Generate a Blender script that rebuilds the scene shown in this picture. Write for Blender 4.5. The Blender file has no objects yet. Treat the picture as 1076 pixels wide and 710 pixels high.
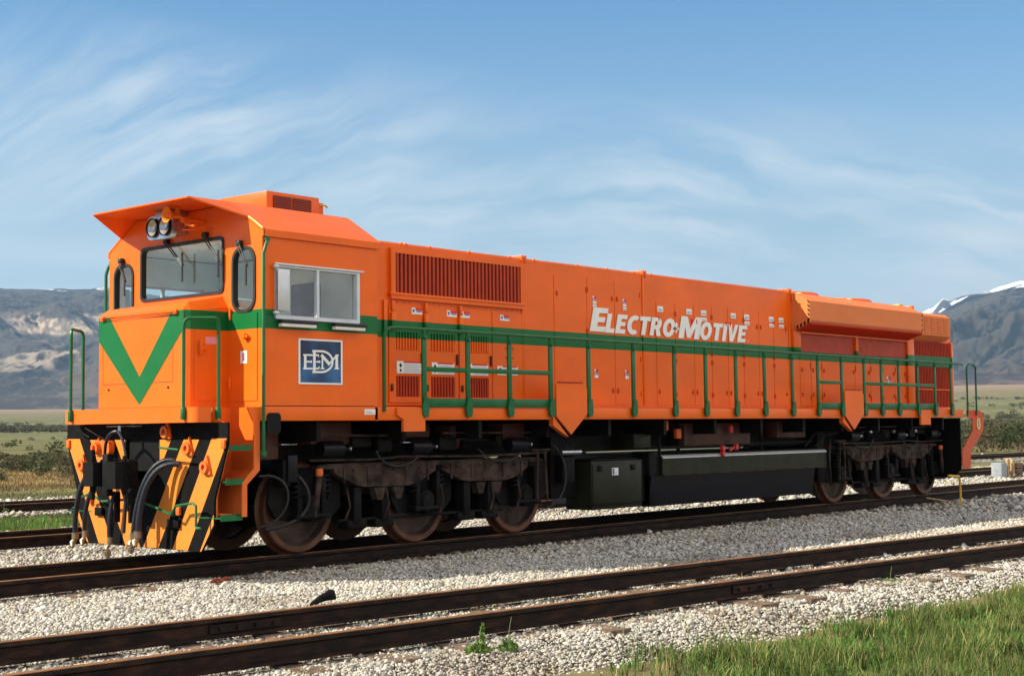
import bpy, bmesh, math, random
import numpy as np
from mathutils import Vector, Matrix
from mathutils.geometry import tessellate_polygon

S = bpy.context.scene
C = S.collection
R = math.radians
random.seed(7)
rng = np.random.default_rng(7)

# ------------------------------------------------------------------ camera
FW = Vector((0.74676518, 0.66216952, 0.0622358))
RT = Vector((0.66391374, -0.74773369, -0.01062409))
UP = Vector((-0.03950085, -0.0492529, 0.99800493))
CAM = Vector((-8.541, -13.009, 1.3714))
cd = bpy.data.cameras.new("camera")
cam = bpy.data.objects.new("camera", cd)
C.objects.link(cam)
cam.matrix_world = Matrix(((RT.x, UP.x, -FW.x, CAM.x), (RT.y, UP.y, -FW.y, CAM.y), (RT.z, UP.z, -FW.z, CAM.z), (0, 0, 0, 1)))
cd.sensor_width = 36
cd.lens = 1500 / 1076 * 36
cd.clip_start = 0.1
cd.clip_end = 40000
S.camera = cam

# ------------------------------------------------------------------ sky, sun, exposure
SUN_DIR = Vector((1, -0.62, -0.86)).normalized()          # the way the light travels
SUN_EL = math.asin(-SUN_DIR.z)
SUN_AZ = math.atan2(-SUN_DIR.x, -SUN_DIR.y)
W = bpy.data.worlds.new("World")
S.world = W
W.use_nodes = True
nt = W.node_tree
nt.nodes.clear()


def N(tree, kind, **kw):
    n = tree.nodes.new(kind)
    for k, v in kw.items():
        if k.startswith('i_'):
            n.inputs[k[2:]].default_value = v
        else:
            setattr(n, k, v)
    return n


def math_node(tree, op, a, b=None, c=None, clamp=False):
    n = tree.nodes.new('ShaderNodeMath')
    n.operation = op
    n.use_clamp = clamp
    for i, v in enumerate((a, b, c)):
        if v is None:
            continue
        if isinstance(v, (int, float)):
            n.inputs[i].default_value = v
        else:
            tree.links.new(v, n.inputs[i])
    return n.outputs[0]


def ramp(tree, src, stops, interp='LINEAR'):
    n = tree.nodes.new('ShaderNodeValToRGB')
    cr = n.color_ramp
    cr.interpolation = interp
    while len(cr.elements) < len(stops):
        cr.elements.new(0.5)
    for e, (p, c) in zip(cr.elements, stops):
        e.position = p
        e.color = (c[0], c[1], c[2], 1) if not isinstance(c, (int, float)) else (c, c, c, 1)
    tree.links.new(src, n.inputs[0])
    return n.outputs[0]


def mix(tree, fac, a, b, blend='MIX'):
    n = tree.nodes.new('ShaderNodeMix')
    n.data_type = 'RGBA'
    n.blend_type = blend
    for sock, v in ((n.inputs[0], fac), (n.inputs[6], a), (n.inputs[7], b)):
        if isinstance(v, (int, float)):
            sock.default_value = v
        elif isinstance(v, tuple):
            sock.default_value = (v[0], v[1], v[2], 1)
        else:
            tree.links.new(v, sock)
    return n.outputs[2]


SKY_STRENGTH = 0.12
FILL_CLOUD = (7.6, 7.0, 6.3)
sky = N(nt, 'ShaderNodeTexSky', sky_type='NISHITA', sun_disc=False, sun_elevation=SUN_EL, sun_rotation=SUN_AZ % (2 * math.pi),
        altitude=1500, air_density=1.0, dust_density=0.6, ozone_density=2.0)
tc = N(nt, 'ShaderNodeTexCoord')
sep = N(nt, 'ShaderNodeSeparateXYZ')
nt.links.new(tc.outputs['Generated'], sep.inputs[0])
# feathery cirrus: fibres that sweep up to the north-east and flatten out towards the east
X_, Y_, Z_ = sep.outputs
az = math_node(nt, 'ARCTAN2', X_, Y_)
da = math_node(nt, 'SUBTRACT', az, 0.50)
cmb = N(nt, 'ShaderNodeCombineXYZ')
nt.links.new(az, cmb.inputs[0])
nt.links.new(Z_, cmb.inputs[1])
warp = N(nt, 'ShaderNodeTexNoise', i_Scale=5.0, i_Detail=4.0)
nt.links.new(cmb.outputs[0], warp.inputs['Vector'])
wv = math_node(nt, 'MULTIPLY', math_node(nt, 'SUBTRACT', warp.outputs[0], 0.5), 0.10)
sweep = math_node(nt, 'ADD', math_node(nt, 'MULTIPLY', da, 0.62), math_node(nt, 'MULTIPLY', math_node(nt, 'MULTIPLY', da, da), -0.78))
acr = math_node(nt, 'ADD', math_node(nt, 'SUBTRACT', Z_, sweep), wv)
fib = N(nt, 'ShaderNodeCombineXYZ')
nt.links.new(math_node(nt, 'MULTIPLY', az, 4.5), fib.inputs[0])
nt.links.new(math_node(nt, 'MULTIPLY', acr, 34.0), fib.inputs[1])
streak = N(nt, 'ShaderNodeTexNoise', i_Scale=1.0, i_Detail=8.0, i_Roughness=0.62, i_Distortion=0.15)
nt.links.new(fib.outputs[0], streak.inputs['Vector'])
fib2 = N(nt, 'ShaderNodeCombineXYZ')
nt.links.new(math_node(nt, 'MULTIPLY', az, 3.0), fib2.inputs[0])
nt.links.new(math_node(nt, 'MULTIPLY', Z_, 26.0), fib2.inputs[1])
flat = N(nt, 'ShaderNodeTexNoise', i_Scale=1.0, i_Detail=7.0, i_Roughness=0.6, i_Distortion=0.2)
nt.links.new(fib2.outputs[0], flat.inputs['Vector'])
patch = N(nt, 'ShaderNodeTexNoise', i_Scale=5.5, i_Detail=3.0)
nt.links.new(cmb.outputs[0], patch.inputs['Vector'])
s1 = ramp(nt, streak.outputs[0], [(0.40, 0.0), (0.70, 1.0)])
s2 = ramp(nt, flat.outputs[0], [(0.42, 0.0), (0.75, 0.9)])
p1 = ramp(nt, patch.outputs[0], [(0.36, 0.35), (0.60, 1.0)])
# the band in which the high fibres lie, sinking eastwards
bc = math_node(nt, 'SUBTRACT', Z_, math_node(nt, 'SUBTRACT', 0.215, math_node(nt, 'MULTIPLY', da, 0.12)))
high = ramp(nt, math_node(nt, 'ADD', math_node(nt, 'MULTIPLY', bc, 4.0), 0.5), [(0.08, 0.12), (0.36, 1.0), (0.60, 0.85), (0.80, 0.0)])
lowb = ramp(nt, Z_, [(0.0, 0.7), (0.12, 0.8), (0.17, 0.0)])
c1 = math_node(nt, 'MULTIPLY', math_node(nt, 'MULTIPLY', s1, p1), high)
c2 = math_node(nt, 'MULTIPLY', s2, lowb)
cl = math_node(nt, 'ADD', math_node(nt, 'MULTIPLY', c1, 0.85), math_node(nt, 'MULTIPLY', c2, 0.65), clamp=True)
hue = mix(nt, 1.0, sky.outputs[0], (0.27, 0.60, 0.74), 'MULTIPLY')
veil = ramp(nt, sep.outputs[2], [(0.0, 1.0), (0.08, 0.90), (0.16, 0.58), (0.24, 0.25), (0.31, 0.06)])
skyc = mix(nt, veil, hue, (2.75, 3.25, 3.0))
skyc = mix(nt, cl, skyc, (4.3, 4.5, 4.4))
# an added, unseen bright cloud sheet behind the camera, lighting the locomotive's shaded side
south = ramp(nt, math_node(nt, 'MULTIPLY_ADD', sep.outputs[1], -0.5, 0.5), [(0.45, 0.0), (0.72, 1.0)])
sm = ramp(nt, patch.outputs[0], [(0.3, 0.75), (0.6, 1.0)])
skyc = mix(nt, math_node(nt, 'MULTIPLY', south, sm), skyc, FILL_CLOUD)
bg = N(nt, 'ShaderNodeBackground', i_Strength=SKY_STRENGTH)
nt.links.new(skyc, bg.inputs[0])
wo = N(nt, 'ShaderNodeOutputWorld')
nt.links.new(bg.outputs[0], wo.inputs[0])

sl = bpy.data.lights.new("sun", 'SUN')
sl.energy = 5.0
sl.angle = R(0.53)
sl.color = (1.0, 0.93, 0.73)
sun = bpy.data.objects.new("sun", sl)
C.objects.link(sun)
sun.rotation_euler = SUN_DIR.to_track_quat('-Z', 'Y').to_euler()

S.view_settings.view_transform = 'Standard'
S.view_settings.look = 'None'
S.view_settings.gamma = 1
S.view_settings.exposure = 0.84
S.view_settings.use_curve_mapping = False
S.render.engine = 'CYCLES'
S.cycles.use_denoising = True
S.cycles.max_bounces = 8
S.cycles.transparent_max_bounces = 12


# ------------------------------------------------------------------ materials
def new_mat(name):
    m = bpy.data.materials.new(name)
    m.use_nodes = True
    t = m.node_tree
    b = t.nodes['Principled BSDF']
    return m, t, b


def pos_noise(t, scale, detail=4, rough=0.55, vec=None, sc=None):
    n = N(t, 'ShaderNodeTexNoise', i_Scale=scale, i_Detail=float(detail), i_Roughness=rough)
    if vec is None:
        g = N(t, 'ShaderNodeNewGeometry')
        vec = g.outputs['Position']
    if sc:
        mpp = N(t, 'ShaderNodeMapping')
        mpp.inputs['Scale'].default_value = sc
        t.links.new(vec, mpp.inputs[0])
        vec = mpp.outputs[0]
    t.links.new(vec, n.inputs['Vector'])
    return n.outputs[0]


def plain(name, col, rough=0.5, metal=0.0, var=0.25, scale=6.0, bump=0.0, bscale=40, coat=0.0, spec=0.5, col2=None, lo=0.35, hi=0.65):
    m, t, b = new_mat(name)
    n = pos_noise(t, scale)
    d = col2 or tuple(c * (1 - var) for c in col)
    b.inputs['Roughness'].default_value = rough
    c = ramp(t, n, [(lo, d), (hi, col)])
    t.links.new(c, b.inputs['Base Color'])
    b.inputs['Metallic'].default_value = metal
    b.inputs['Coat Weight'].default_value = coat
    b.inputs['Specular IOR Level'].default_value = spec
    r = ramp(t, pos_noise(t, scale * 2.3), [(0.3, rough * 0.8), (0.7, min(1, rough * 1.2))])
    t.links.new(r, b.inputs['Roughness'])
    if bump:
        bn = N(t, 'ShaderNodeBump', i_Strength=bump, i_Distance=0.01)
        t.links.new(pos_noise(t, bscale, 6), bn.inputs['Height'])
        t.links.new(bn.outputs[0], b.inputs['Normal'])
    return m


ORANGE = (0.88, 0.140, 0.006)
GREEN = (0.004, 0.125, 0.030)


def paint(name, stripe=False, col=ORANGE, rough=0.3, streaks=0.0):
    m, t, b = new_mat(name)
    g = N(t, 'ShaderNodeNewGeometry')
    n = pos_noise(t, 1.3, 5, 0.6, g.outputs['Position'], (1, 1, 2.2))
    c = ramp(t, n, [(0.3, tuple(x * 0.86 for x in col)), (0.7, col)])
    n2 = pos_noise(t, 5.0, 6, 0.65, g.outputs['Position'], (6, 6, 0.5))
    dust = ramp(t, n2, [(0.50, 0.0), (0.85, 0.20 + streaks)])
    c = mix(t, dust, c, (0.46, 0.10, 0.03))
    # road dust low down, exhaust grime under the roof edge: worn patches with ragged outlines
    sz = N(t, 'ShaderNodeSeparateXYZ')
    t.links.new(g.outputs['Position'], sz.inputs[0])
    rag = pos_noise(t, 2.6, 7, 0.7, g.outputs['Position'], (1, 1, 0.6))
    lowd = ramp(t, math_node(t, 'ADD', math_node(t, 'MULTIPLY', math_node(t, 'SUBTRACT', 1.95, sz.outputs[2]), 1.3), math_node(t, 'MULTIPLY', math_node(t, 'SUBTRACT', rag, 0.62), 2.2)), [(0.0, 0.0), (1.0, 0.30)])
    c = mix(t, lowd, c, (0.40, 0.17, 0.075))
    topd = ramp(t, math_node(t, 'ADD', math_node(t, 'MULTIPLY', math_node(t, 'SUBTRACT', sz.outputs[2], 3.25), 1.8), math_node(t, 'MULTIPLY', math_node(t, 'SUBTRACT', rag, 0.60), 2.4)), [(0.0, 0.0), (1.0, 0.26)])
    c = mix(t, topd, c, (0.42, 0.075, 0.012))
    if stripe:
        sp = N(t, 'ShaderNodeSeparateXYZ')
        t.links.new(g.outputs['Position'], sp.inputs[0])
        a = math_node(t, 'GREATER_THAN', sp.outputs[2], 2.412)
        d = math_node(t, 'LESS_THAN', sp.outputs[2], 2.612)
        f = math_node(t, 'MULTIPLY', a, d)
        c = mix(t, f, c, GREEN)
    t.links.new(c, b.inputs['Base Color'])
    rr = ramp(t, pos_noise(t, 3.0, 4), [(0.3, rough), (0.75, rough + 0.14)])
    t.links.new(rr, b.inputs['Roughness'])
    b.inputs['Specular IOR Level'].default_value = 0.28
    bn = N(t, 'ShaderNodeBump', i_Strength=0.35, i_Distance=0.02)
    t.links.new(pos_noise(t, 1.9, 2, 0.4), bn.inputs['Height'])
    t.links.new(bn.outputs[0], b.inputs['Normal'])
    return m


M = {}
M['orange'] = paint('orange_paint')
M['livery'] = paint('orange_paint_with_green_band', True)
M['faded'] = paint('faded_orange_paint', col=(0.74, 0.20, 0.05), rough=0.5, streaks=0.3)
M['amber'] = paint('amber_paint', col=(0.88, 0.25, 0.008), rough=0.4)
M['redpaint'] = paint('red_orange_paint', col=(0.62, 0.055, 0.012), rough=0.45)
M['redgrille'] = plain('dark_red_grille_paint', (0.46, 0.045, 0.012), 0.5, var=0.2, spec=0.25)
M['greenband'] = plain('green_paint', GREEN, 0.4, var=0.12, scale=2, spec=0.3)
M['rail_green'] = plain('green_handrail_paint', (0.005, 0.125, 0.034), 0.4, var=0.25, spec=0.35)
M['black'] = plain('black_paint', (0.005, 0.0045, 0.005), 0.75, spec=0.10, var=0.3, bump=0.05)
M['under'] = plain('grimy_black_steel', (0.0075, 0.0062, 0.0062), 0.6, var=0.45, scale=9, bump=0.25, col2=(0.003, 0.003, 0.0035), spec=0.14)
M['frame'] = plain('dusty_brown_casting', (0.070, 0.046, 0.036), 0.8, var=0.4, scale=7, bump=0.4, col2=(0.016, 0.011, 0.010), spec=0.15)
M['brownpaint'] = plain('reddish_primer', (0.075, 0.020, 0.012), 0.6, var=0.45, scale=4, bump=0.1)
M['olive'] = plain('dark_olive_paint', (0.017, 0.020, 0.008), 0.45, spec=0.2, var=0.4, scale=3, bump=0.1)
M['tank'] = plain('blue_black_tank_paint', (0.006, 0.0065, 0.011), 0.35, spec=0.2, var=0.3, scale=3, bump=0.05)
M['chrome'] = plain('brushed_steel', (0.50, 0.52, 0.56), 0.28, metal=0.9, var=0.25)
M['alu'] = plain('aluminium_window_frame', (0.62, 0.64, 0.68), 0.4, metal=0.5, var=0.1)
M['rubber'] = plain('black_rubber', (0.010, 0.010, 0.011), 0.5, var=0.3)
M['hose'] = plain('blue_black_hose', (0.009, 0.012, 0.024), 0.42, var=0.5, scale=20, bump=0.3, spec=0.4)
M['white'] = plain('white_vinyl', (0.80, 0.80, 0.78), 0.5, var=0.06)
M['ink'] = plain('black_ink', (0.008, 0.008, 0.010), 0.6, var=0.1, spec=0.15)
M['greyink'] = plain('grey_ink', (0.36, 0.37, 0.42), 0.5, var=0.1)
M['redink'] = plain('red_ink', (0.62, 0.03, 0.03), 0.5, var=0.1)
M['pink'] = plain('pink_label', (0.75, 0.30, 0.38), 0.5, var=0.1)
M['blueink'] = plain('blue_ink', (0.05, 0.08, 0.38), 0.5, var=0.1)
M['yellow'] = plain('yellow_paint', (0.70, 0.42, 0.03), 0.45, var=0.2)
M['interior'] = plain('grey_cab_lining', (0.78, 0.80, 0.76), 0.6, var=0.1)
M['wheel'] = plain('worn_wheel_steel', (0.16, 0.12, 0.10), 0.36, metal=0.7, var=0.4, scale=3, col2=(0.05, 0.034, 0.028), bump=0.1)
M['tread'] = plain('rusty_wheel_rim', (0.13, 0.052, 0.026), 0.5, metal=0.3, var=0.5, scale=6, bump=0.1)
M['brass'] = plain('pale_brass_fitting', (0.30, 0.22, 0.15), 0.4, metal=0.6, var=0.3)
M['lens'] = plain('headlight_lens', (0.55, 0.42, 0.34), 0.12, metal=0.6, var=0.15)
M['wood'] = plain('weathered_tie_wood', (0.20, 0.125, 0.080), 0.85, var=0.5, scale=14, bump=0.5, col2=(0.075, 0.045, 0.030))
M['concrete'] = plain('pale_concrete', (0.29, 0.31, 0.34), 0.9, var=0.25, scale=8, bump=0.3)
M['tan_wood'] = plain('tan_post_wood', (0.46, 0.30, 0.13), 0.8, var=0.35, scale=12, bump=0.3)
M['rust'] = plain('rust_red_scrap', (0.28, 0.050, 0.020), 0.8, var=0.4, scale=20, bump=0.3)

# badge blue: the badge itself is printed with soft lighter and darker blues
m, t, b = new_mat('badge_blue')
g = N(t, 'ShaderNodeNewGeometry')
n = pos_noise(t, 3.1, 2, 0.4, g.outputs['Position'])
t.links.new(ramp(t, n, [(0.34, (0.004, 0.012, 0.05)), (0.5, (0.008, 0.045, 0.14)), (0.68, (0.03, 0.13, 0.32))]), b.inputs['Base Color'])
b.inputs['Roughness'].default_value = 0.2
M['badge'] = m

# rail steel: rust, with shade painted into the sides and sunlight into the top
m, t, b = new_mat('rusty_rail_steel')
g = N(t, 'ShaderNodeNewGeometry')
n = pos_noise(t, 5, 6, 0.6, g.outputs['Position'], (1, 3, 3))
c = ramp(t, n, [(0.35, (0.005, 0.003, 0.0028)), (0.5, (0.014, 0.007, 0.005)), (0.7, (0.045, 0.018, 0.009))])
sp = N(t, 'ShaderNodeSeparateXYZ')
t.links.new(g.outputs['Position'], sp.inputs[0])
topm = ramp(t, sp.outputs[2], [(0.0, 0.0), (0.001, 0.0)])
fz = math_node(t, 'GREATER_THAN', sp.outputs[2], -0.004)
c = mix(t, fz, c, ramp(t, n, [(0.3, (0.13, 0.06, 0.03)), (0.7, (0.30, 0.135, 0.05))]))
t.links.new(c, b.inputs['Base Color'])
b.inputs['Roughness'].default_value = 0.7
b.inputs['Specular IOR Level'].default_value = 0.2
bn = N(t, 'ShaderNodeBump', i_Strength=0.3, i_Distance=0.004)
t.links.new(pos_noise(t, 60, 4), bn.inputs['Height'])
t.links.new(bn.outputs[0], b.inputs['Normal'])
M['rail'] = m

GLASS_REFLECT = 0.10
# glass: clear with a reflection
m, t, b = new_mat('window_glass')
t.nodes.remove(b)
out = t.nodes['Material Output']
tr = N(t, 'ShaderNodeBsdfTransparent', i_Color=(0.92, 0.95, 0.93, 1))
gl = N(t, 'ShaderNodeBsdfGlossy', i_Color=(1, 1, 1, 1), i_Roughness=0.03)
gg = N(t, 'ShaderNodeNewGeometry')
dt = N(t, 'ShaderNodeVectorMath', operation='DOT_PRODUCT')
t.links.new(gg.outputs['Normal'], dt.inputs[0])
t.links.new(gg.outputs['Incoming'], dt.inputs[1])
gr = math_node(t, 'SUBTRACT', 1.0, math_node(t, 'ABSOLUTE', dt.outputs['Value']), clamp=True)
f2 = math_node(t, 'ADD', math_node(t, 'MULTIPLY', math_node(t, 'POWER', gr, 5.0), 0.9), GLASS_REFLECT)
smear = ramp(t, pos_noise(t, 4.0, 5, 0.6), [(0.45, 0.0), (0.8, 0.06)])
f2 = math_node(t, 'ADD', f2, smear, clamp=True)
mx = N(t, 'ShaderNodeMixShader')
t.links.new(f2, mx.inputs[0])
t.links.new(tr.outputs[0], mx.inputs[1])
t.links.new(gl.outputs[0], mx.inputs[2])
t.links.new(mx.outputs[0], out.inputs[0])
M['glass'] = m


def attr_mat(name, attr='tint', rough=0.85, bump=0.0, transl=0.0):
    m, t, b = new_mat(name)
    a = N(t, 'ShaderNodeAttribute', attribute_name=attr)
    t.links.new(a.outputs['Color'], b.inputs['Base Color'])
    b.inputs['Roughness'].default_value = rough
    b.inputs['Specular IOR Level'].default_value = 0.25
    if transl:
        o = t.nodes['Material Output']
        tl = N(t, 'ShaderNodeBsdfTranslucent')
        t.links.new(a.outputs['Color'], tl.inputs[0])
        mx = N(t, 'ShaderNodeMixShader')
        mx.inputs[0].default_value = transl
        t.links.new(b.outputs[0], mx.inputs[1])
        t.links.new(tl.outputs[0], mx.inputs[2])
        t.links.new(mx.outputs[0], o.inputs[0])
    return m


M['stone'] = attr_mat('ballast_stone')
M['leaf'] = attr_mat('leaves', transl=0.3)
M['rock'] = attr_mat('mountain_slopes', rough=1.0)

# gravel bed
m, t, b = new_mat('gravel_bed')
g = N(t, 'ShaderNodeNewGeometry')
vo = N(t, 'ShaderNodeTexVoronoi', i_Scale=24.0)
t.links.new(g.outputs['Position'], vo.inputs['Vector'])
sv = N(t, 'ShaderNodeSeparateColor')
t.links.new(vo.outputs['Color'], sv.inputs[0])
c = ramp(t, sv.outputs[0], [(0.0, (0.16, 0.13, 0.10)), (0.35, (0.30, 0.26, 0.21)), (0.7, (0.42, 0.38, 0.31)), (1.0, (0.52, 0.49, 0.44))])
big = ramp(t, pos_noise(t, 0.5, 5), [(0.35, 0.80), (0.65, 1.0)])
c = mix(t, 1.0, c, big, 'MULTIPLY')
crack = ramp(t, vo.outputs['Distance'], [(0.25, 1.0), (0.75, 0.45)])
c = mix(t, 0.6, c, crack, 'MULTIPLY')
t.links.new(c, b.inputs['Base Color'])
b.inputs['Roughness'].default_value = 0.9
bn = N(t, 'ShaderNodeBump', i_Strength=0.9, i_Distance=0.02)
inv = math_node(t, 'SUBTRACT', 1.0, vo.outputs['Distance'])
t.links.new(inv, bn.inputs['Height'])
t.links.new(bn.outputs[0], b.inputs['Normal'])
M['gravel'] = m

# prairie soil and turf
m, t, b = new_mat('prairie_ground')
g = N(t, 'ShaderNodeNewGeometry')
P = g.outputs['Position']
n1 = pos_noise(t, 0.035, 6, 0.6, P)
n2 = pos_noise(t, 0.5, 8, 0.72, P)
n3 = pos_noise(t, 0.006, 5, 0.6, P, (1, 2.2, 1))
c = ramp(t, n1, [(0.32, (0.095, 0.10, 0.040)), (0.47, (0.165, 0.145, 0.060)), (0.62, (0.22, 0.165, 0.08)), (0.75, (0.18, 0.115, 0.062))])
c2 = ramp(t, n3, [(0.35, (0.125, 0.130, 0.052)), (0.6, (0.225, 0.19, 0.088))])
vl = N(t, 'ShaderNodeVectorMath', operation='LENGTH')
t.links.new(P, vl.inputs[0])
far = ramp(t, math_node(t, 'DIVIDE', vl.outputs['Value'], 3000.0), [(0.03, 0.0), (0.12, 1.0)])
c = mix(t, far, c, c2)
nm = pos_noise(t, 0.11, 7, 0.72, P, (1, 1, 1))
c = mix(t, ramp(t, nm, [(0.47, 0.0), (0.60, 0.75)]), c, (0.060, 0.068, 0.030))
c = mix(t, ramp(t, n2, [(0.35, 0.0), (0.7, 0.5)]), c, (0.065, 0.068, 0.028))
tan = ramp(t, math_node(t, 'DIVIDE', vl.outputs['Value'], 3000.0), [(0.50, 0.0), (0.72, 1.0)])
c = mix(t, tan, c, (0.25, 0.175, 0.115))
t.links.new(c, b.inputs['Base Color'])
b.inputs['Roughness'].default_value = 0.95
b.inputs['Specular IOR Level'].default_value = 0.1
bn = N(t, 'ShaderNodeBump', i_Strength=0.5, i_Distance=0.15)
t.links.new(n2, bn.inputs['Height'])
t.links.new(bn.outputs[0], b.inputs['Normal'])
M['prairie'] = m


# ------------------------------------------------------------------ object helpers
def link(o, parent=None, label=None, cat=None, group=None, kind=None):
    C.objects.link(o)
    if parent is not None:
        o.parent = parent
        o.matrix_parent_inverse = WM[parent.name].inverted()
    WM[o.name] = Matrix.Translation(o.location) if o.type == 'EMPTY' else Matrix.Identity(4)
    if label:
        o['label'] = label
    if cat:
        o['category'] = cat
    if group:
        o['group'] = group
    if kind:
        o['kind'] = kind
    return o


WM = {}
SPLIT = {'underframe_box', 'kick_plate', 'middle_rail', 'traction_motor', 'equipment', 'axle_box', 'door_clamp', 'armrest', 'armrest_bracket',
         'radiator_housing', 'louvred_panel', 'screen_frame', 'latch', 'bracket', 'handrail_foot', 'joint_strap', 'filler_cap', 'brake_rod', 'air_pipe',
         'piping', 'box_fitting', 'grille', 'pane', 'hazard_stripe', 'bolt', 'roof_lug', 'buffer_beam', 'rear_pilot', 'hook_rod', 'uncoupling_lever',
         'cab_lining', 'door_frame', 'cable_hanger', 'corner_clip', 'centre_sill_', 'air_whistle', 'number'}


def empty(name, loc, **kw):
    o = bpy.data.objects.new(name, None)
    o.location = loc
    o.empty_display_size = 0.3
    return link(o, **kw)


class MB:
    """collects faces in world coordinates, then becomes ONE mesh object"""

    def __init__(s):
        s.v = []
        s.f = []
        s.mi = []
        s.cur = 0

    def add(s, vs, fs):
        k = len(s.v)
        s.v += [tuple(v) for v in vs]
        s.f += [[i + k for i in f] for f in fs]
        s.mi += [s.cur] * len(fs)
        return s

    def box(s, x0, x1, y0, y1, z0, z1):
        x0, x1 = sorted((x0, x1)); y0, y1 = sorted((y0, y1)); z0, z1 = sorted((z0, z1))
        vs = [(x, y, z) for x in (x0, x1) for y in (y0, y1) for z in (z0, z1)]
        return s.add(vs, [(0, 1, 3, 2), (4, 6, 7, 5), (0, 4, 5, 1), (2, 3, 7, 6), (0, 2, 6, 4), (1, 5, 7, 3)])

    def bbox(s, x0, x1, y0, y1, z0, z1, b=0.01):
        """box with chamfered edges"""
        x0, x1 = sorted((x0, x1)); y0, y1 = sorted((y0, y1)); z0, z1 = sorted((z0, z1))
        b = min(b, (x1 - x0) * .3, (y1 - y0) * .3, (z1 - z0) * .3)
        bm = bmesh.new()
        bmesh.ops.create_cube(bm, size=1)
        for v in bm.verts:
            v.co = Vector(((x0 + x1) / 2 + v.co.x * (x1 - x0), (y0 + y1) / 2 + v.co.y * (y1 - y0), (z0 + z1) / 2 + v.co.z * (z1 - z0)))
        bmesh.ops.bevel(bm, geom=bm.edges[:], offset=b, segments=2, affect='EDGES', profile=0.5)
        bm.verts.index_update()
        s.add([v.co.copy() for v in bm.verts], [[v.index for v in f.verts] for f in bm.faces])
        bm.free()
        return s

    def prism(s, pts, a0, a1, axis='y', holes=()):
        """polygon (list of 2-D points) with holes, extruded along an axis"""
        def P(p, a):
            if axis == 'y': return (p[0], a, p[1])
            if axis == 'x': return (a, p[0], p[1])
            return (p[0], p[1], a)
        loops = [list(pts)] + [list(h) for h in holes]
        flat = [p for l in loops for p in l]
        tris = tessellate_polygon([[Vector((p[0], p[1], 0)) for p in l] for l in loops])
        n = len(flat)
        vs = [P(p, a0) for p in flat] + [P(p, a1) for p in flat]
        fs = []
        if holes:
            fs += [tuple(tt) for tt in tris] + [tuple(i + n for i in reversed(tt)) for tt in tris]
        else:
            fs += [tuple(tt) for tt in tris] if len(pts) > 4 else [tuple(range(n))]
            fs += [tuple(i + n for i in reversed(tt)) for tt in tris] if len(pts) > 4 else [tuple(range(2 * n - 1, n - 1, -1))]
        k = 0
        for l in loops:
            m_ = len(l)
            for i in range(m_):
                j = (i + 1) % m_
                fs.append((k + i, k + j, k + j + n, k + i + n))
            k += m_
        return s.add(vs, fs)

    def tube(s, pts, r, seg=8, cap=True):
        pts = [Vector(p) for p in pts]
        rs = r if isinstance(r, (list, tuple)) else [r] * len(pts)
        d0 = (pts[1] - pts[0]).normalized()
        a = Vector((0, 0, 1)) if abs(d0.z) < 0.9 else Vector((1, 0, 0))
        u = d0.cross(a).normalized()
        vs = []
        for i, p in enumerate(pts):
            if i == 0: d = pts[1] - pts[0]
            elif i == len(pts) - 1: d = pts[-1] - pts[-2]
            else: d = (pts[i + 1] - pts[i]).normalized() + (pts[i] - pts[i - 1]).normalized()
            d.normalize()
            u = (u - d * u.dot(d)).normalized()
            w = d.cross(u)
            for k in range(seg):
                an = 2 * math.pi * k / seg
                vs.append(p + (u * math.cos(an) + w * math.sin(an)) * rs[i])
        fs = []
        for i in range(len(pts) - 1):
            for k in range(seg):
                k2 = (k + 1) % seg
                fs.append((i * seg + k, i * seg + k2, (i + 1) * seg + k2, (i + 1) * seg + k))
        if cap:
            fs.append(tuple(range(seg - 1, -1, -1)))
            fs.append(tuple((len(pts) - 1) * seg + k for k in range(seg)))
        return s.add(vs, fs)

    def cyl(s, p0, p1, r, seg=16):
        return s.tube([p0, p1], r, seg)

    def lathe(s, prof, c, axis='y', seg=40):
        """prof: (radius, distance along axis)"""
        vs = []
        for r_, h in prof:
            for k in range(seg):
                a = 2 * math.pi * k / seg
                ca, sa = r_ * math.cos(a), r_ * math.sin(a)
                if axis == 'y': vs.append((c[0] + ca, c[1] + h, c[2] + sa))
                elif axis == 'x': vs.append((c[0] + h, c[1] + ca, c[2] + sa))
                else: vs.append((c[0] + ca, c[1] + sa, c[2] + h))
        fs = []
        for i in range(len(prof) - 1):
            for k in range(seg):
                k2 = (k + 1) % seg
                fs.append((i * seg + k, i * seg + k2, (i + 1) * seg + k2, (i + 1) * seg + k))
        return s.add(vs, fs)

    def islands(s):
        """the separate pieces this builder holds, as builders of their own"""
        n = len(s.v)
        up = list(range(n))
        def find(a):
            while up[a] != a:
                up[a] = up[up[a]]
                a = up[a]
            return a
        for f in s.f:
            r0 = find(f[0])
            for i in f[1:]:
                r = find(i)
                if r != r0: up[r] = r0
        roots = {}
        for i in range(n): roots.setdefault(find(i), []).append(i)
        groups = [(ids, [min(s.v[i][k] for i in ids) for k in range(3)], [max(s.v[i][k] for i in ids) for k in range(3)]) for ids in roots.values()]
        g = list(range(len(groups)))
        def fg(a):
            while g[a] != a: a = g[a]
            return a
        for a in range(len(groups)):
            for b_ in range(a):
                if all(groups[a][1][k] - 0.012 < groups[b_][2][k] and groups[b_][1][k] - 0.012 < groups[a][2][k] for k in range(3)):
                    ra, rb = fg(a), fg(b_)
                    if ra != rb: g[ra] = rb
        out = {}
        own = {}
        for a, (ids, _, _) in enumerate(groups):
            for i in ids: own[i] = fg(a)
        maps = {}
        for i in range(n):
            mb = out.setdefault(own[i], MB())
            maps[i] = len(mb.v)
            mb.v.append(s.v[i])
        for f, mi in zip(s.f, s.mi):
            mb = out[own[f[0]]]
            mb.f.append([maps[i] for i in f]); mb.mi.append(mi)
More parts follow.
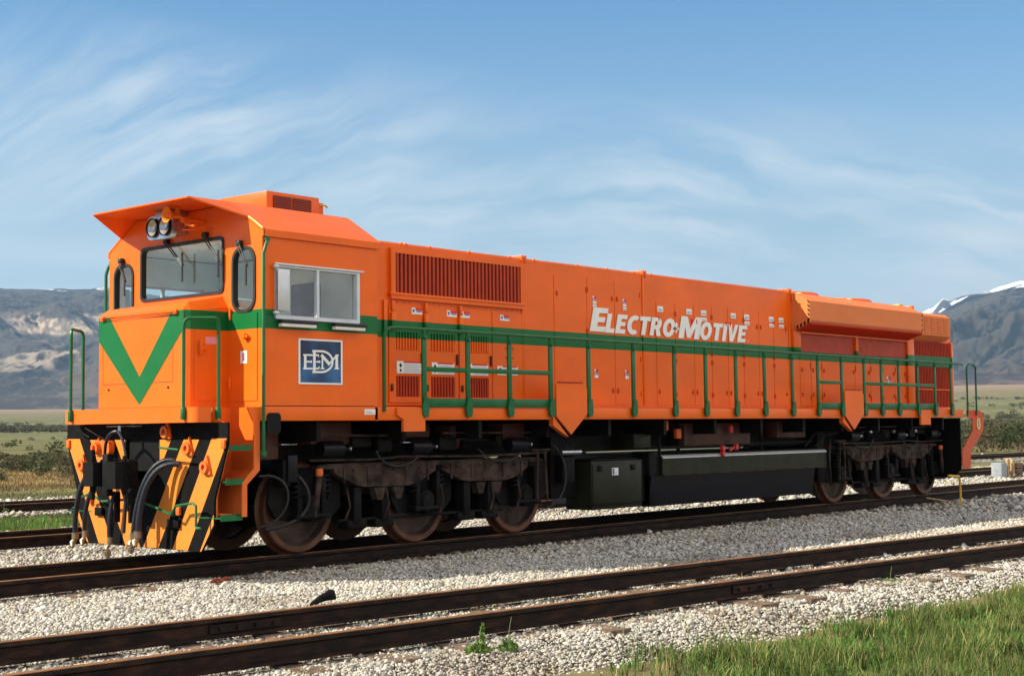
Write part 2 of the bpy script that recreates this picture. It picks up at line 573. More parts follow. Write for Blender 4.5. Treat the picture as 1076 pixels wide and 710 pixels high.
        return list(out.values())

    def build(s, name, mat, parent=None, smooth=True, label=None, cat=None, group=None, kind=None, solid=None):
        if parent is not None and name in SPLIT:
            parts_ = s.islands()
            if len(parts_) > 1:
                return [p_.build('\0' + name, mat, parent, smooth, label, cat, group, kind) for p_ in parts_][0]
        name = name.lstrip('\0')
        me = bpy.data.meshes.new(name)
        me.from_pydata(s.v, [], s.f)
        for mm in (mat if isinstance(mat, (list, tuple)) else [mat]):
            me.materials.append(M[mm] if isinstance(mm, str) else mm)
        if max(s.mi, default=0):
            me.polygons.foreach_set('material_index', s.mi)
        bm = bmesh.new()
        bm.from_mesh(me)
        bmesh.ops.recalc_face_normals(bm, faces=bm.faces[:])
        bm.to_mesh(me)
        bm.free()
        if smooth:
            me.shade_smooth()
            me.set_sharp_from_angle(angle=R(35))
        o = bpy.data.objects.new(name, me)
        return link(o, parent, label, cat, group, kind)


def rrect(a0, a1, b0, b1, r, seg=5):
    """rounded rectangle outline, 2-D"""
    if a0 > a1: a0, a1 = a1, a0
    out = []
    for cx, cz, s0 in ((a1 - r, b1 - r, 0), (a0 + r, b1 - r, 90), (a0 + r, b0 + r, 180), (a1 - r, b0 + r, 270)):
        for k in range(seg + 1):
            a = R(s0 + 90 * k / seg)
            out.append((cx + r * math.cos(a), cz + r * math.sin(a)))
    return out


def grow(a0, a1, b0, b1, g):
    return min(a0, a1) - g, max(a0, a1) + g, b0 - g, b1 + g


# ================================================================== SETTING
def vnoise(x, y, seed=0):
    xi = np.floor(x).astype(np.int64); yi = np.floor(y).astype(np.int64)
    fx = x - xi; fy = y - yi
    fx = fx * fx * fx * (fx * (fx * 6 - 15) + 10); fy = fy * fy * fy * (fy * (fy * 6 - 15) + 10)
    def h(a, b):
        n = (a * 374761393 + b * 668265263 + seed * 974711) & 0x7fffffff
        n = ((n ^ (n >> 13)) * 1274126177) & 0x7fffffff
        n = (n ^ (n >> 16)) & 0xffffff
        return n / float(0xffffff)
    a = h(xi, yi); b = h(xi + 1, yi); c = h(xi, yi + 1); d = h(xi + 1, yi + 1)
    return (a * (1 - fx) + b * fx) * (1 - fy) + (c * (1 - fx) + d * fx) * fy


def fbm(x, y, oct=5, seed=0, gain=0.5, ridged=False):
    s = np.zeros_like(x); a = 1.0; t = 0
    ca, sa = math.cos(0.6), math.sin(0.6)
    for k in range(oct):
        n = vnoise(x, y, seed + k * 17)
        if ridged: n = 1 - np.abs(2 * n - 1)
        s += a * n; t += a
        x, y = (x * ca - y * sa) * 2.03, (x * sa + y * ca) * 2.03
        a *= gain
    return s / t


def sstep(a, b, x):
    t = np.clip((x - a) / (b - a), 0, 1)
    return t * t * (3 - 2 * t)


def grid_mesh(name, X, Y, Z, mat, smooth=True):
    n, m_ = X.shape
    me = bpy.data.meshes.new(name)
    co = np.stack([X, Y, Z], -1).reshape(-1, 3).astype(np.float32)
    i = np.arange(n * m_).reshape(n, m_)
    q = np.stack([i[:-1, :-1], i[1:, :-1], i[1:, 1:], i[:-1, 1:]], -1).reshape(-1, 4)
    fast_mesh(me, co, q)
    if smooth: me.shade_smooth()
    me.materials.append(M[mat])
    return me


def fast_mesh(me, co, faces):
    nf, k = faces.shape
    me.vertices.add(len(co)); me.vertices.foreach_set('co', co.ravel())
    me.loops.add(nf * k); me.loops.foreach_set('vertex_index', faces.astype(np.int32).ravel())
    me.polygons.add(nf); me.polygons.foreach_set('loop_start', np.arange(0, nf * k, k, dtype=np.int32))
    me.update(calc_edges=True)


def ground_z(x, y):
    r = np.hypot(x, y)
    az = np.degrees(np.arctan2(x, y))
    lift = 44 + 26 * sstep(40, 62, az)
    z = -0.30 + lift * sstep(450, 3000, r) + 0.10 * (fbm(x / 9, y / 9, 3, 5) - 0.5)
    z = z + sstep(60, 400, r) * 1.6 * (fbm(x / 70, y / 70, 4, 9) - 0.5)
    z = z + 0.9 * sstep(3000, 9500, r) * 60
    return z


# ground: one sheet in rings out to the mountains
rr = np.concatenate([[0.0], np.geomspace(4, 9800, 150)])
aa = np.radians(np.concatenate([np.arange(0, 100, 0.5), np.arange(100, 361, 4.0)]))
aa[-1] = aa[0] + 2 * math.pi
RR, AA = np.meshgrid(rr, aa, indexing='ij')
GX, GY = RR * np.sin(AA), RR * np.cos(AA)
o = bpy.data.objects.new('ground', grid_mesh('ground', GX, GY, ground_z(GX, GY), 'prairie'))
link(o, kind='structure')


def gravel_edge(x):          # near edge of the ballast, towards the camera
    return -6.85 - 0.095 * x + 0.5 * (fbm(x / 1.3, x * 0 + 3.3, 4, 21) - 0.5)


def bed_mesh(name, x0, x1, nx, ylo, yhi, ny, seed):
    xs = np.linspace(x0, x1, nx)
    t_ = np.linspace(0, 1, ny)
    Xg, Tg = np.meshgrid(xs, t_, indexing='ij')
    lo, hi = ylo(Xg), yhi(Xg)
    Yg = lo + (hi - lo) * Tg
    edge = np.minimum(Yg - lo, hi - Yg)
    Zg = -0.192 + 0.030 * (fbm(Xg / 0.6, Yg / 0.6, 4, seed) - 0.5) - 0.22 * (1 - sstep(0, 0.9, edge))
    me = grid_mesh(name, Xg, Yg, Zg, 'gravel')
    return link(bpy.data.objects.new(name, me), kind='structure')


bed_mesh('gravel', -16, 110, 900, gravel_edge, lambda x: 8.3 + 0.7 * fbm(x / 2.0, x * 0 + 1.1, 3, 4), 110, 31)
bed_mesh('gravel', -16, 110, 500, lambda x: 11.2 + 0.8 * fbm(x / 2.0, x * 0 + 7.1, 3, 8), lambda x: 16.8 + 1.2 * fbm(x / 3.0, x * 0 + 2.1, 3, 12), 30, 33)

# ---------------------------------------------------------------- mountains
def hand_back(name, co, faces, tint, mat):
    me = bpy.data.meshes.new(name)
    fast_mesh(me, co.astype(np.float32), faces)
    at = me.color_attributes.new('tint', 'FLOAT_COLOR', 'POINT')
    at.data.foreach_set('color', np.concatenate([tint, np.ones((len(tint), 1))], 1).astype(np.float32).ravel())
    me.materials.append(M[mat])
    return me


def mountain(name, az0, az1, r0, rtop, r1, px_top, style, seed, amp, daz=0.04, nr=520, pw=1.15):
    az = np.arange(az0, az1, daz)
    rad = np.linspace(r0, r1, nr)
    A, Rr = np.meshgrid(az, rad, indexing='ij')
    X = CAM.x + Rr * np.sin(np.radians(A)); Y = CAM.y + Rr * np.cos(np.radians(A))
    top = rtop * px_top(A) / 1500.0
    t_ = np.clip((Rr - r0) / (rtop - r0), 0, 1)
    back = sstep(rtop, r1, Rr)
    prof = t_ ** pw
    if style == 'ridge':
        prof = prof + 0.09 * (sstep(0.52, 0.62, t_) - t_) * (t_ > 0.1)
    Z = top * prof * (1 - 0.6 * back)
    wx = 260 * (fbm(X / 700, Y / 700, 3, seed + 9) - 0.5); wy = 260 * (fbm(X / 700, Y / 700, 3, seed + 10) - 0.5)
    n = fbm((X + wx) / 820, (Y + wy) / 820, 7, seed, 0.5, True)
    n2 = fbm((X + wx) / 210, (Y + wy) / 210, 6, seed + 3, 0.55, True)
    env = np.clip(t_ * 2.5, 0, 1) * (1 - 0.97 * sstep(0.72, 1.0, t_))
    env2 = np.clip(t_ * 3, 0, 1) * (1 - 0.85 * sstep(0.8, 1.0, t_))
    Z = Z + amp * (n - 0.66) * env * 2.6 + amp * 0.5 * (n2 - 0.62) * env2 * 1.5
    Z = Z + (1 - sstep(0, 0.08, t_)) * -25 + ground_z(X, Y) * (1 - t_)
    # growth, rock and snow tints; gully shade is painted in with the dark growth
    f1 = fbm(X / 26, Y / 26, 5, seed + 20, 0.68)
    f2 = fbm(X / 300, Y / 300, 5, seed + 21, 0.55)
    veg_shade = sstep(0.44, 0.56, 0.55 * f1 + 0.45 * f2 - 0.30 * (n2 - 0.62) - 0.25 * (n - 0.66))
    e3 = lambda c: np.array(c)[None, None, :]
    rock = e3((0.056, 0.051, 0.043)) * (0.75 + 0.6 * f1[..., None])
    green = e3((0.008, 0.013, 0.013)) * (0.7 + 0.6 * f2[..., None])
    T = rock * (1 - veg_shade[..., None]) + green * veg_shade[..., None]
    zr = Z + 60 * (f2 - 0.5)

    def band(z0, z1, z2, z3, col, m_):
        nonlocal T
        f = (np.clip((zr - z0) / (z1 - z0), 0, 1) * np.clip((z3 - zr) / (z3 - z2), 0, 1) * m_)[..., None]
        T = T * (1 - f) + e3(col) * f
    if style == 'ridge':
        band(-60, 10, 95, 190, (0.105, 0.078, 0.058), 0.9 - 0.6 * veg_shade)
        cl_ = sstep(0.50, 0.57, fbm(X / 85, Y / 200, 6, seed + 31, 0.68))
        band(265, 285, 340, 362, (0.40, 0.31, 0.235), cl_ * (0.35 + 0.65 * sstep(0.45, 0.6, f1)))
        band(150, 172, 225, 250, (0.24, 0.19, 0.145), sstep(0.61, 0.68, fbm(X / 140, Y / 260, 5, seed + 33, 0.6)))
        band(497, 506, 900, 901, (0.62, 0.64, 0.68), sstep(0.57, 0.62, fbm(X / 130, Y / 200, 4, seed + 35, 0.6)))
    elif style == 'range':
        band(-60, 10, 80, 130, (0.120, 0.078, 0.064), 0.95 - 0.5 * veg_shade)
        band(478, 490, 900, 901, (0.85, 0.87, 0.9), sstep(0.50, 0.55, fbm(X / 200, Y / 120, 4, seed + 35, 0.6)) * sstep(66.5, 67.2, A))
    else:
        band(520, 600, 1500, 1501, (0.88, 0.89, 0.91), sstep(0.42, 0.50, 0.6 * f2 + 0.4 * n2 - 0.02))
    co = np.stack([X, Y, Z], -1).reshape(-1, 3)
    nn, mm = X.shape
    i = np.arange(nn * mm).reshape(nn, mm)
    q = np.stack([i[:-1, :-1], i[1:, :-1], i[1:, 1:], i[:-1, 1:]], -1).reshape(-1, 4)
    me = hand_back(name, co, q, np.clip(T, 0, 1).reshape(-1, 3), 'rock')
    me.shade_smooth()
    return link(bpy.data.objects.new(name, me), kind='structure')


def top_left(a):
    return np.interp(a, [5, 20, 28.5, 30, 32.5, 40, 50, 54], [120, 140, 143, 142, 146, 120, 70, 20]) + 3 * (fbm(a * 1.2, a * 0, 4, 3) - 0.5)


def top_right(a):
    return np.interp(a, [50, 58, 64.4, 65.2, 66.24, 66.9, 68.1, 72, 85, 95], [20, 70, 103, 113, 127, 131, 139, 150, 146, 110]) + 2 * (fbm(a * 2.0, a * 0, 4, 6) - 0.5)


def top_snow(a):
    return np.interp(a, [60, 63.5, 64.9, 65.3, 65.6, 66.0, 66.6, 67.2, 68.2, 70, 73], [60, 98, 116, 125, 122, 127, 128, 122, 108, 90, 60]) + 2 * (fbm(a * 3.0, a * 0, 4, 16) - 0.5)


mountain('hills', 14, 48, 2900, 5400, 6800, top_left, 'ridge', 41, 70)
mountain('hills', 55, 84, 2900, 5600, 7200, top_right, 'range', 57, 105)
mountain('hills', 59, 74, 7000, 8800, 9600, top_snow, 'peak', 77, 110, 0.03, 260)

# ---------------------------------------------------------------- haze
d = MB()
d.box(-9950, 9950, -9950, 9950, -6.0, 1150)
m = bpy.data.materials.new('air')
m.use_nodes = True
t = m.node_tree
t.nodes.clear()
out = N(t, 'ShaderNodeOutputMaterial')
pv = N(t, 'ShaderNodeVolumePrincipled')
pv.inputs['Color'].default_value = (0.36, 0.60, 0.98, 1)
pv.inputs['Density'].default_value = 0.000066
pv.inputs['Anisotropy'].default_value = 0.2
t.links.new(pv.outputs[0], out.inputs['Volume'])
d.build('haze', m, smooth=False, kind='stuff')

# ---------------------------------------------------------------- tracks
RAILS = []      # ((x,y), (dx,dy)) of every rail, for keeping stones off it


def track(x0, y0, ang, t0, t1, half, label, n_sleep, sl_t0, group):
    dx, dy = math.cos(ang), math.sin(ang)
    nx, ny = -dy, dx
    root = empty('railway_track', (x0 + dx * (t0 + t1) / 2, y0 + dy * (t0 + t1) / 2, -0.3), label=label, cat='railway track', group=group)
    prof = [(-0.032, 0.0), (0.032, 0.0), (0.036, -0.006), (0.036, -0.034), (0.010, -0.048), (0.009, -0.120), (0.065, -0.138), (0.065, -0.150), (-0.065, -0.150), (-0.065, -0.138), (-0.009, -0.120), (-0.010, -0.048), (-0.036, -0.034), (-0.036, -0.006)]
    for s in (-1, 1):
        c = s * half
        vs, fs = [], []
        n = 24
        for i in range(n + 1):
            tt = t0 + (t1 - t0) * i / n
            for a, z in prof:
                q = c + a
                vs.append((x0 + dx * tt + nx * q, y0 + dy * tt + ny * q, z))
        k = len(prof)
        for i in range(n):
            for j in range(k):
                j2 = (j + 1) % k
                fs.append((i * k + j, i * k + j2, (i + 1) * k + j2, (i + 1) * k + j))
        fs.append(tuple(range(k - 1, -1, -1))); fs.append(tuple(n * k + j for j in range(k)))
        d = MB(); d.add(vs, fs)
        d.build('rail', 'rail', root)
        RAILS.append(((x0 + nx * c, y0 + ny * c), (dx, dy)))
    if n_sleep:
        for i in range(n_sleep):
            tt = sl_t0 + i * 0.66 + random.uniform(-0.03, 0.03)
            hw = 0.115 + random.uniform(-0.01, 0.01)
            e0, e1 = -1.06 - random.uniform(-0.06, 0.10), 1.06 + random.uniform(-0.06, 0.10)
            zt = -0.166 - random.uniform(0, 0.018)
            d = MB()
            sk = random.uniform(-0.03, 0.03)
            pts = [(tt - hw + sk, e0), (tt + hw + sk, e0), (tt + hw - sk, e1), (tt - hw - sk, e1)]
            P = [(x0 + dx * a + nx * b_, y0 + dy * a + ny * b_) for a, b_ in pts]
            d.prism(P, -0.30, zt, 'z')
            tie = d.build('sleeper', 'wood', root, smooth=False)
            if False:
                d = MB()
                for s in (-1, 1):
                    for q in (-0.10, 0.10):
                        c = s * half + q
                        X_, Y_ = x0 + dx * tt + nx * c, y0 + dy * tt + ny * c
                        d.box(X_ - 0.02, X_ + 0.02, Y_ - 0.02, Y_ + 0.02, zt, zt + 0.03)
                d.build('spike', 'rail', tie, smooth=False)
    return root


FA = R(-5.2)
tr_front = track(2.0, -5.33, FA, -14, 95, 0.640, 'empty rusty railway track nearest the camera, crossing the gravel in front of the locomotive', 46, -7.0, 'parallel railway tracks')
tr_loco = track(0.0, 0.0, 0.0, -14, 105, 0.612, 'dark railway track that the orange locomotive stands on', 62, -7.0, 'parallel railway tracks')
tr_b1 = track(0.0, 5.0, R(-0.6), -14, 115, 0.56, 'empty railway track just behind the locomotive, bordered by a green grass strip', 0, 0, 'parallel railway tracks')
tr_b2 = track(0.0, 13.1, R(-1.0), -14, 125, 0.56, 'farthest pale railway track, beyond the green grass strip', 0, 0, 'parallel railway tracks')
# fish plates with bolts on the front track
for tt, s in ((0.2 - 4.4, 1), (4.0 - 3.7, -1), (8.6, 1), (12.4, -1)):
    dx, dy = math.cos(FA), math.sin(FA)
    nx, ny = -dy, dx
    c = s * 0.640
    d = MB()
    def PP(a, b_): return (2.0 + dx * a + nx * b_, -5.33 + dy * a + ny * b_)
    q = [PP(tt, c - 0.030), PP(tt + 0.62, c - 0.030), PP(tt + 0.62, c - 0.011), PP(tt, c - 0.011)]
    d.prism(q, -0.115, -0.052, 'z')
    for k in range(4):
        p = PP(tt + 0.08 + 0.155 * k, c - 0.030)
        d.cyl((p[0], p[1] - 0.022, -0.083), (p[0], p[1], -0.083), 0.016, 8)
    d.build('joint_bar', 'rail', tr_front)


# ---------------------------------------------------------------- scattered stuff
def in_view(x, y, margin=1.5):
    """rough horizontal wedge the photograph can see, with a margin at both sides"""
    dx, dy = x - CAM.x, y - CAM.y
    a = np.degrees(np.arctan2(dx, dy))
    return (a > 28.3 - margin - 1) & (a < 68.8 + margin)


def scatter(r0, r1, dens, ok, margin=1.5):
    a0, a1 = R(27 - margin), R(69 + margin)
    area = (a1 - a0) * (r1 * r1 - r0 * r0) / 2
    n = int(area * dens)
    r = np.sqrt(rng.uniform(r0 * r0, r1 * r1, n)); a = rng.uniform(a0, a1, n)
    x = CAM.x + r * np.sin(a); y = CAM.y + r * np.cos(a)
    k = ok(x, y)
    return x[k], y[k]


def off_rails(x, y, w_=0.062):
    k = np.ones(len(x), bool)
    for (px, py), (dx, dy) in RAILS:
        dd = np.abs(-(x - px) * dy + (y - py) * dx)
        k &= dd > w_
    return k


# ballast stones
ico_v = np.array([(1, 0, 0.2), (0.2, 1, 0), (-0.9, 0.3, 0.1), (-0.2, -1, 0), (0.25, 0.1, 0.95), (-0.2, -0.15, 1.0), (0, 0, -0.9)])
ico_f = np.array([(0, 1, 4), (1, 2, 5), (1, 5, 4), (2, 3, 5), (3, 0, 4), (3, 4, 5), (1, 0, 6), (2, 1, 6), (3, 2, 6), (0, 3, 6)])
X_, Y_, S_ = [], [], []


def ok_gravel(x, y):
    e = gravel_edge(x)
    fade = rng.uniform(-0.5, 0.5, len(x))
    a = (y > e + fade * 0.6) & (y < 8.6)
    b_ = (y > 11.6) & (y < 17.2)
    return (a | b_) & off_rails(x, y)


for r0, r1, dens, sz in ((7.5, 12, 2700, 0.0125), (12, 17, 1700, 0.0150), (17, 26, 700, 0.0205), (26, 42, 80, 0.04), (42, 70, 14, 0.065)):
    x, y = scatter(r0, r1, dens, ok_gravel)
    X_.append(x); Y_.append(y); S_.append(sz * rng.lognormal(0, 0.33, len(x)))
X_ = np.concatenate(X_); Y_ = np.concatenate(Y_); S_ = np.concatenate(S_)
n = len(X_)
nv = len(ico_v)
jit = 1 + rng.uniform(-0.30, 0.30, (12, nv, 3))
pick = rng.integers(0, 12, n)
V = (ico_v[None] * jit)[pick]                                    # n, nv, 3
sc = np.stack([rng.uniform(0.8, 1.35, n), rng.uniform(0.7, 1.1, n), rng.uniform(0.5, 0.85, n)], -1)[:, None, :]
V = V * sc
ang = rng.uniform(0, 2 * math.pi, n); tl = rng.uniform(-0.7, 0.7, n)
ct, st_ = np.cos(tl)[:, None], np.sin(tl)[:, None]
V = np.stack([V[..., 0], V[..., 1] * ct - V[..., 2] * st_, V[..., 1] * st_ + V[..., 2] * ct], -1)
ca, sa = np.cos(ang)[:, None], np.sin(ang)[:, None]
V = np.stack([V[..., 0] * ca - V[..., 1] * sa, V[..., 0] * sa + V[..., 1] * ca, V[..., 2]], -1)
V = V * S_[:, None, None]
z0 = -0.188 + 0.030 * (fbm(X_ / 0.6, Y_ / 0.6, 4, 31) - 0.5) + S_ * rng.uniform(-0.15, 0.55, n)
e = np.minimum(Y_ - gravel_edge(X_), 8.3 - Y_)
z0 = np.where(Y_ < 9, z0 - 0.16 * (1 - sstep(-0.2, 0.7, e)), z0)
V[..., 0] += X_[:, None]; V[..., 1] += Y_[:, None]; V[..., 2] += z0[:, None]
F = (ico_f[None] + (np.arange(n) * nv)[:, None, None]).reshape(-1, 3)
pal = np.array([(0.62, 0.57, 0.49), (0.52, 0.47, 0.40), (0.72, 0.69, 0.63), (0.38, 0.33, 0.27), (0.58, 0.55, 0.50), (0.64, 0.56, 0.44), (0.22, 0.20, 0.19), (0.46, 0.44, 0.42)])
wgt = np.array([0.22, 0.16, 0.17, 0.12, 0.12, 0.09, 0.06, 0.06])
T = pal[rng.choice(len(pal), n, p=wgt)] * rng.uniform(0.62, 0.86, (n, 1))
dr = np.full(n, 9.0)
for (px_, py_), (dx_, dy_) in RAILS:
    dr = np.minimum(dr, np.abs(-(X_ - px_) * dy_ + (Y_ - py_) * dx_))
dirt = (1 - sstep(0.05, 0.40, dr)) * sstep(0.35, 0.65, fbm(X_ / 0.5, Y_ / 0.35, 4, 301)) * 0.65
dirt = np.maximum(dirt, 0.40 * sstep(0.58, 0.72, fbm(X_ / 1.6, Y_ / 0.9, 4, 302)))
T = T * (1 - dirt[:, None]) + T * dirt[:, None] * np.array((0.50, 0.40, 0.32))
T = np.repeat(T[:, None, :], nv, 1).reshape(-1, 3)
me = hand_back('ballast_stones', V.reshape(-1, 3), F, T, 'stone')
link(bpy.data.objects.new('ballast_stones', me), label='loose pale grey and tan ballast stones covering the track bed', cat='gravel', kind='stuff')
print('stones', n)


# grass
def blades(name, x, y, zb, h, w_, colA, colB, label, lean=0.45, dry=0.15, cat='grass'):
    n = len(x)
    h = h * rng.uniform(0.45, 1.15, n)
    a = rng.uniform(0, 2 * math.pi, n)
    ln = h * lean * rng.uniform(0.1, 1.0, n)
    wd = w_ * rng.uniform(0.6, 1.3, n)
    px, py = -np.sin(a), np.cos(a)
    lx, ly = np.cos(a), np.sin(a)
    pts = []
    for f, wf in ((0.0, 1.0), (0.5, 0.85)):
        for s in (-1, 1):
            pts.append(np.stack([x + lx * ln * f * f + px * wd * wf * s, y + ly * ln * f * f + py * wd * wf * s, zb + h * f], -1))
    pts.append(np.stack([x + lx * ln, y + ly * ln, zb + h], -1))
    V = np.stack(pts, 1).reshape(-1, 3)
    base = np.arange(n) * 5
    F = np.concatenate([np.stack([base, base + 1, base + 3], -1), np.stack([base, base + 3, base + 2], -1), np.stack([base + 2, base + 3, base + 4], -1)])
    u = rng.uniform(0, 1, (n, 1))
    T = np.array(colA) * (1 - u) + np.array(colB) * u
    T = np.where(rng.uniform(0, 1, (n, 1)) < dry, np.array((0.36, 0.29, 0.13)), T) * rng.uniform(0.6, 1.25, (n, 1))
    T = T * (0.25 + 1.5 * fbm(x / (w_ * 70), y / (w_ * 70), 4, 93))[:, None]
    T = np.repeat(T[:, None, :], 5, 1).reshape(-1, 3)
    me = hand_back(name, V, F, T, 'leaf')
    return link(bpy.data.objects.new(name, me), label=label, cat=cat, kind='stuff')


def clumpy(x, y, scale, thr, seed):
    c = fbm(x / scale, y / scale, 3, seed)
    return rng.uniform(0, 1, len(x)) < sstep(thr - 0.12, thr + 0.12, c)


def ok_fore(x, y):
    e = gravel_edge(x) - y
    fr = 0.55 * (fbm(x / 0.6, y / 0.6, 4, 91) - 0.5)
    k = (rng.uniform(0, 1, len(x)) < sstep(-0.10, 0.50, e - 0.10 + fr * 2.2)) & (x > -6)
    left = sstep(-1.3, 0.3, x)
    return k & (rng.uniform(0, 1, len(x)) < left * (0.12 + 0.88 * sstep(0.36, 0.56, fbm(x / 0.30, y / 0.30, 4, 92))))


x, y = scatter(6.5, 17, 3600, ok_fore)
hh = 0.030 + 0.145 * sstep(0.25, 0.75, fbm(x / 0.33, y / 0.33, 4, 55))
blades('grass', x, y, -0.30 + 0 * x, hh * (0.9 + 0.5 * sstep(0, 1.2, gravel_edge(x) - y)), 0.0030, (0.045, 0.100, 0.020), (0.21, 0.26, 0.065), 'fresh green grass growing at the lower right edge of the gravel', dry=0.17, lean=1.0)
x, y = scatter(6.5, 17, 1500, ok_fore)
blades('grass', x, y, -0.30 + 0 * x, 0.055 + 0.04 * fbm(x / 0.4, y / 0.4, 3, 56), 0.0075, (0.03, 0.11, 0.016), (0.12, 0.24, 0.045), 'short broad-leaved green undergrowth at the lower right', dry=0.04, lean=1.3)
print('fore grass', len(x))
x, y = scatter(20, 45, 420, lambda x, y: (y > 8.2) & (y < 12.2) & clumpy(x, y, 1.2, 0.33, 61))
blades('grass', x, y, -0.34 + 0 * x, 0.17 + 0 * x, 0.010, (0.06, 0.15, 0.03), (0.17, 0.27, 0.055), 'green grass strip between the tracks behind the locomotive', dry=0.08)
x, y = scatter(40, 68, 70, lambda x, y: (y > 24.5) & clumpy(x, y, 3.0, 0.36, 66))
blades('grass', x, y, -0.33 + 0 * x, 0.12 + 0 * x, 0.02, (0.20, 0.10, 0.045), (0.26, 0.16, 0.06), 'reddish brown dry grass strip in front of the sagebrush', dry=0.3)
x, y = scatter(30, 50, 90, lambda x, y: (y > 16.5) & (y < 26) & clumpy(x, y, 3.0, 0.40, 62))
blades('grass', x, y, -0.33 + 0 * x, 0.11 + 0 * x, 0.016, (0.10, 0.12, 0.035), (0.20, 0.17, 0.065), 'dry brownish grass beyond the farthest track', dry=0.3)
# weeds poking through the ballast and the tie ends
x, y = scatter(7.5, 24, 160, lambda x, y: (y < 3.5) & (y > gravel_edge(x)) & off_rails(x, y) & clumpy(x, y, 0.5, 0.76, 64))
blades('weeds', x, y, -0.19 + 0 * x, 0.06 + 0 * x, 0.004, (0.12, 0.17, 0.045), (0.26, 0.23, 0.09), 'thin sprouts of grass growing in the ballast', dry=0.35, cat='weeds')
print('grass done')


# sagebrush
def bush_mesh(name, n, col, col2, seed, leaf=0.06):
    r_ = np.random.default_rng(seed)
    lobes = r_.uniform(-0.55, 0.55, (6, 3)) * np.array([1, 1, 0.5]) + np.array([0, 0, 0.45])
    li = r_.integers(0, 6, n)
    d_ = r_.normal(0, 1, (n, 3)); d_ /= np.linalg.norm(d_, axis=1, keepdims=True)
    p = lobes[li] + d_ * r_.uniform(0.15, 0.42, (n, 1))
    p[:, 2] = np.abs(p[:, 2])
    a = r_.normal(0, 1, (n, 3)); a /= np.linalg.norm(a, axis=1, keepdims=True)
    b_ = np.cross(a, r_.normal(0, 1, (n, 3))); b_ /= np.linalg.norm(b_, axis=1, keepdims=True)
    s_ = leaf * r_.uniform(0.6, 1.5, (n, 1))
    V = np.stack([p - a * s_, p + b_ * s_ * 0.5, p + a * s_, p - b_ * s_ * 0.5], 1).reshape(-1, 3)
    F = np.arange(n * 4).reshape(-1, 4)
    u = r_.uniform(0, 1, (n, 1))
    T = np.repeat((np.array(col) * (1 - u) + np.array(col2) * u)[:, None, :], 4, 1).reshape(-1, 3)
    return V, F, T


BU = [bush_mesh('b', 420, c1, c2, 100 + i) for i, (c1, c2) in enumerate([((0.030, 0.040, 0.018), (0.085, 0.085, 0.035)), ((0.022, 0.034, 0.014), (0.06, 0.075, 0.026)), ((0.05, 0.045, 0.022), (0.11, 0.09, 0.045)), ((0.028, 0.04, 0.02), (0.075, 0.08, 0.035))])]
BM_ = [hand_back('shrub', *b_, 'leaf') for b_ in BU]
LOW = [bush_mesh('b', 90, c1, c2, 200 + i, 0.13) for i, (c1, c2) in enumerate([((0.030, 0.040, 0.018), (0.085, 0.085, 0.035)), ((0.05, 0.045, 0.022), (0.11, 0.09, 0.045)), ((0.07, 0.08, 0.035), (0.14, 0.13, 0.06))])]
STEM = MB()
for k in range(5):
    a = k * 1.3
    STEM.tube([(0.03 * math.cos(a), 0.03 * math.sin(a), -0.05), (0.3 * math.cos(a), 0.3 * math.sin(a), 0.55)], [0.035, 0.012], 5)
# individual bushes that can be told apart, right of the locomotive and at the left
first = {}
pos = []
for az, r_, h_ in [(67.9, 84, 1.0), (67.2, 88, 1.1), (66.6, 84, 1.1), (68.2, 94, 1.1), (66.0, 86, 1.25), (67.6, 92, 1.4), (66.9, 101, 1.3), (65.9, 113, 1.25), (67.9, 118, 1.4), (66.4, 128, 1.2), (67.3, 140, 1.5), (65.8, 155, 1.3), (66.9, 172, 1.4), (68.1, 186, 1.5), (66.0, 205, 1.3), (67.4, 228, 1.5),
                   (28.9, 52, 0.45), (30.1, 57, 0.5), (31.2, 54, 0.45), (29.4, 64, 0.55), (30.8, 70, 0.6), (32.0, 62, 0.5), (28.6, 76, 0.65), (31.6, 80, 0.6)]:
    pos.append((CAM.x + r_ * math.sin(R(az)), CAM.y + r_ * math.cos(R(az)), h_, az > 50))
for i, (x, y, h_, right) in enumerate(pos):
    root = empty('sagebrush', (x, y, float(ground_z(np.array([x]), np.array([y]))[0])), cat='shrub',
                 label='dark sagebrush bush on the plain right of the locomotive' if right else 'low olive sagebrush bush on the plain at the left edge',
                 group='sagebrush bushes right of the locomotive' if right else 'sagebrush bushes at the left edge')
    o = bpy.data.objects.new('foliage', BM_[i % 4])
    C.objects.link(o); o.parent = root; WM[o.name] = Matrix.Identity(4)
    if 'st' not in first:
        me = bpy.data.meshes.new('stem'); me.from_pydata(STEM.v, [], STEM.f); me.materials.append(M['wood']); first['st'] = me
    o2 = bpy.data.objects.new('stem', first['st'])
    C.objects.link(o2); o2.parent = root; WM[o2.name] = Matrix.Identity(4)
    root.scale = (h_ * 1.25, h_ * 1.25, h_)
    root.rotation_euler = (0, 0, random.uniform(0, 6.28))
# everything else of the scrub is one mass
Vs, Fs, Ts, k0 = [], [], [], 0


def add_brush(x, y, h_):
    global k0
    gz = ground_z(x, y)
    for i in range(len(x)):
        V, F, T = LOW[i % 3]
        a = random.uniform(0, 6.28); c_, s_ = math.cos(a), math.sin(a)
        hh = h_[i]
        Vs.append(np.stack([(V[:, 0] * c_ - V[:, 1] * s_) * hh * 1.3 + x[i], (V[:, 0] * s_ + V[:, 1] * c_) * hh * 1.3 + y[i], V[:, 2] * hh + gz[i] - 0.05], -1))
        Fs.append(F + k0); Ts.append(T * random.uniform(0.7, 1.3)); k0 += len(V)


def side(az0, az1):
    def f(x, y):
        a = np.degrees(np.arctan2(x - CAM.x, y - CAM.y))
        return (a > az0) & (a < az1)
    return f


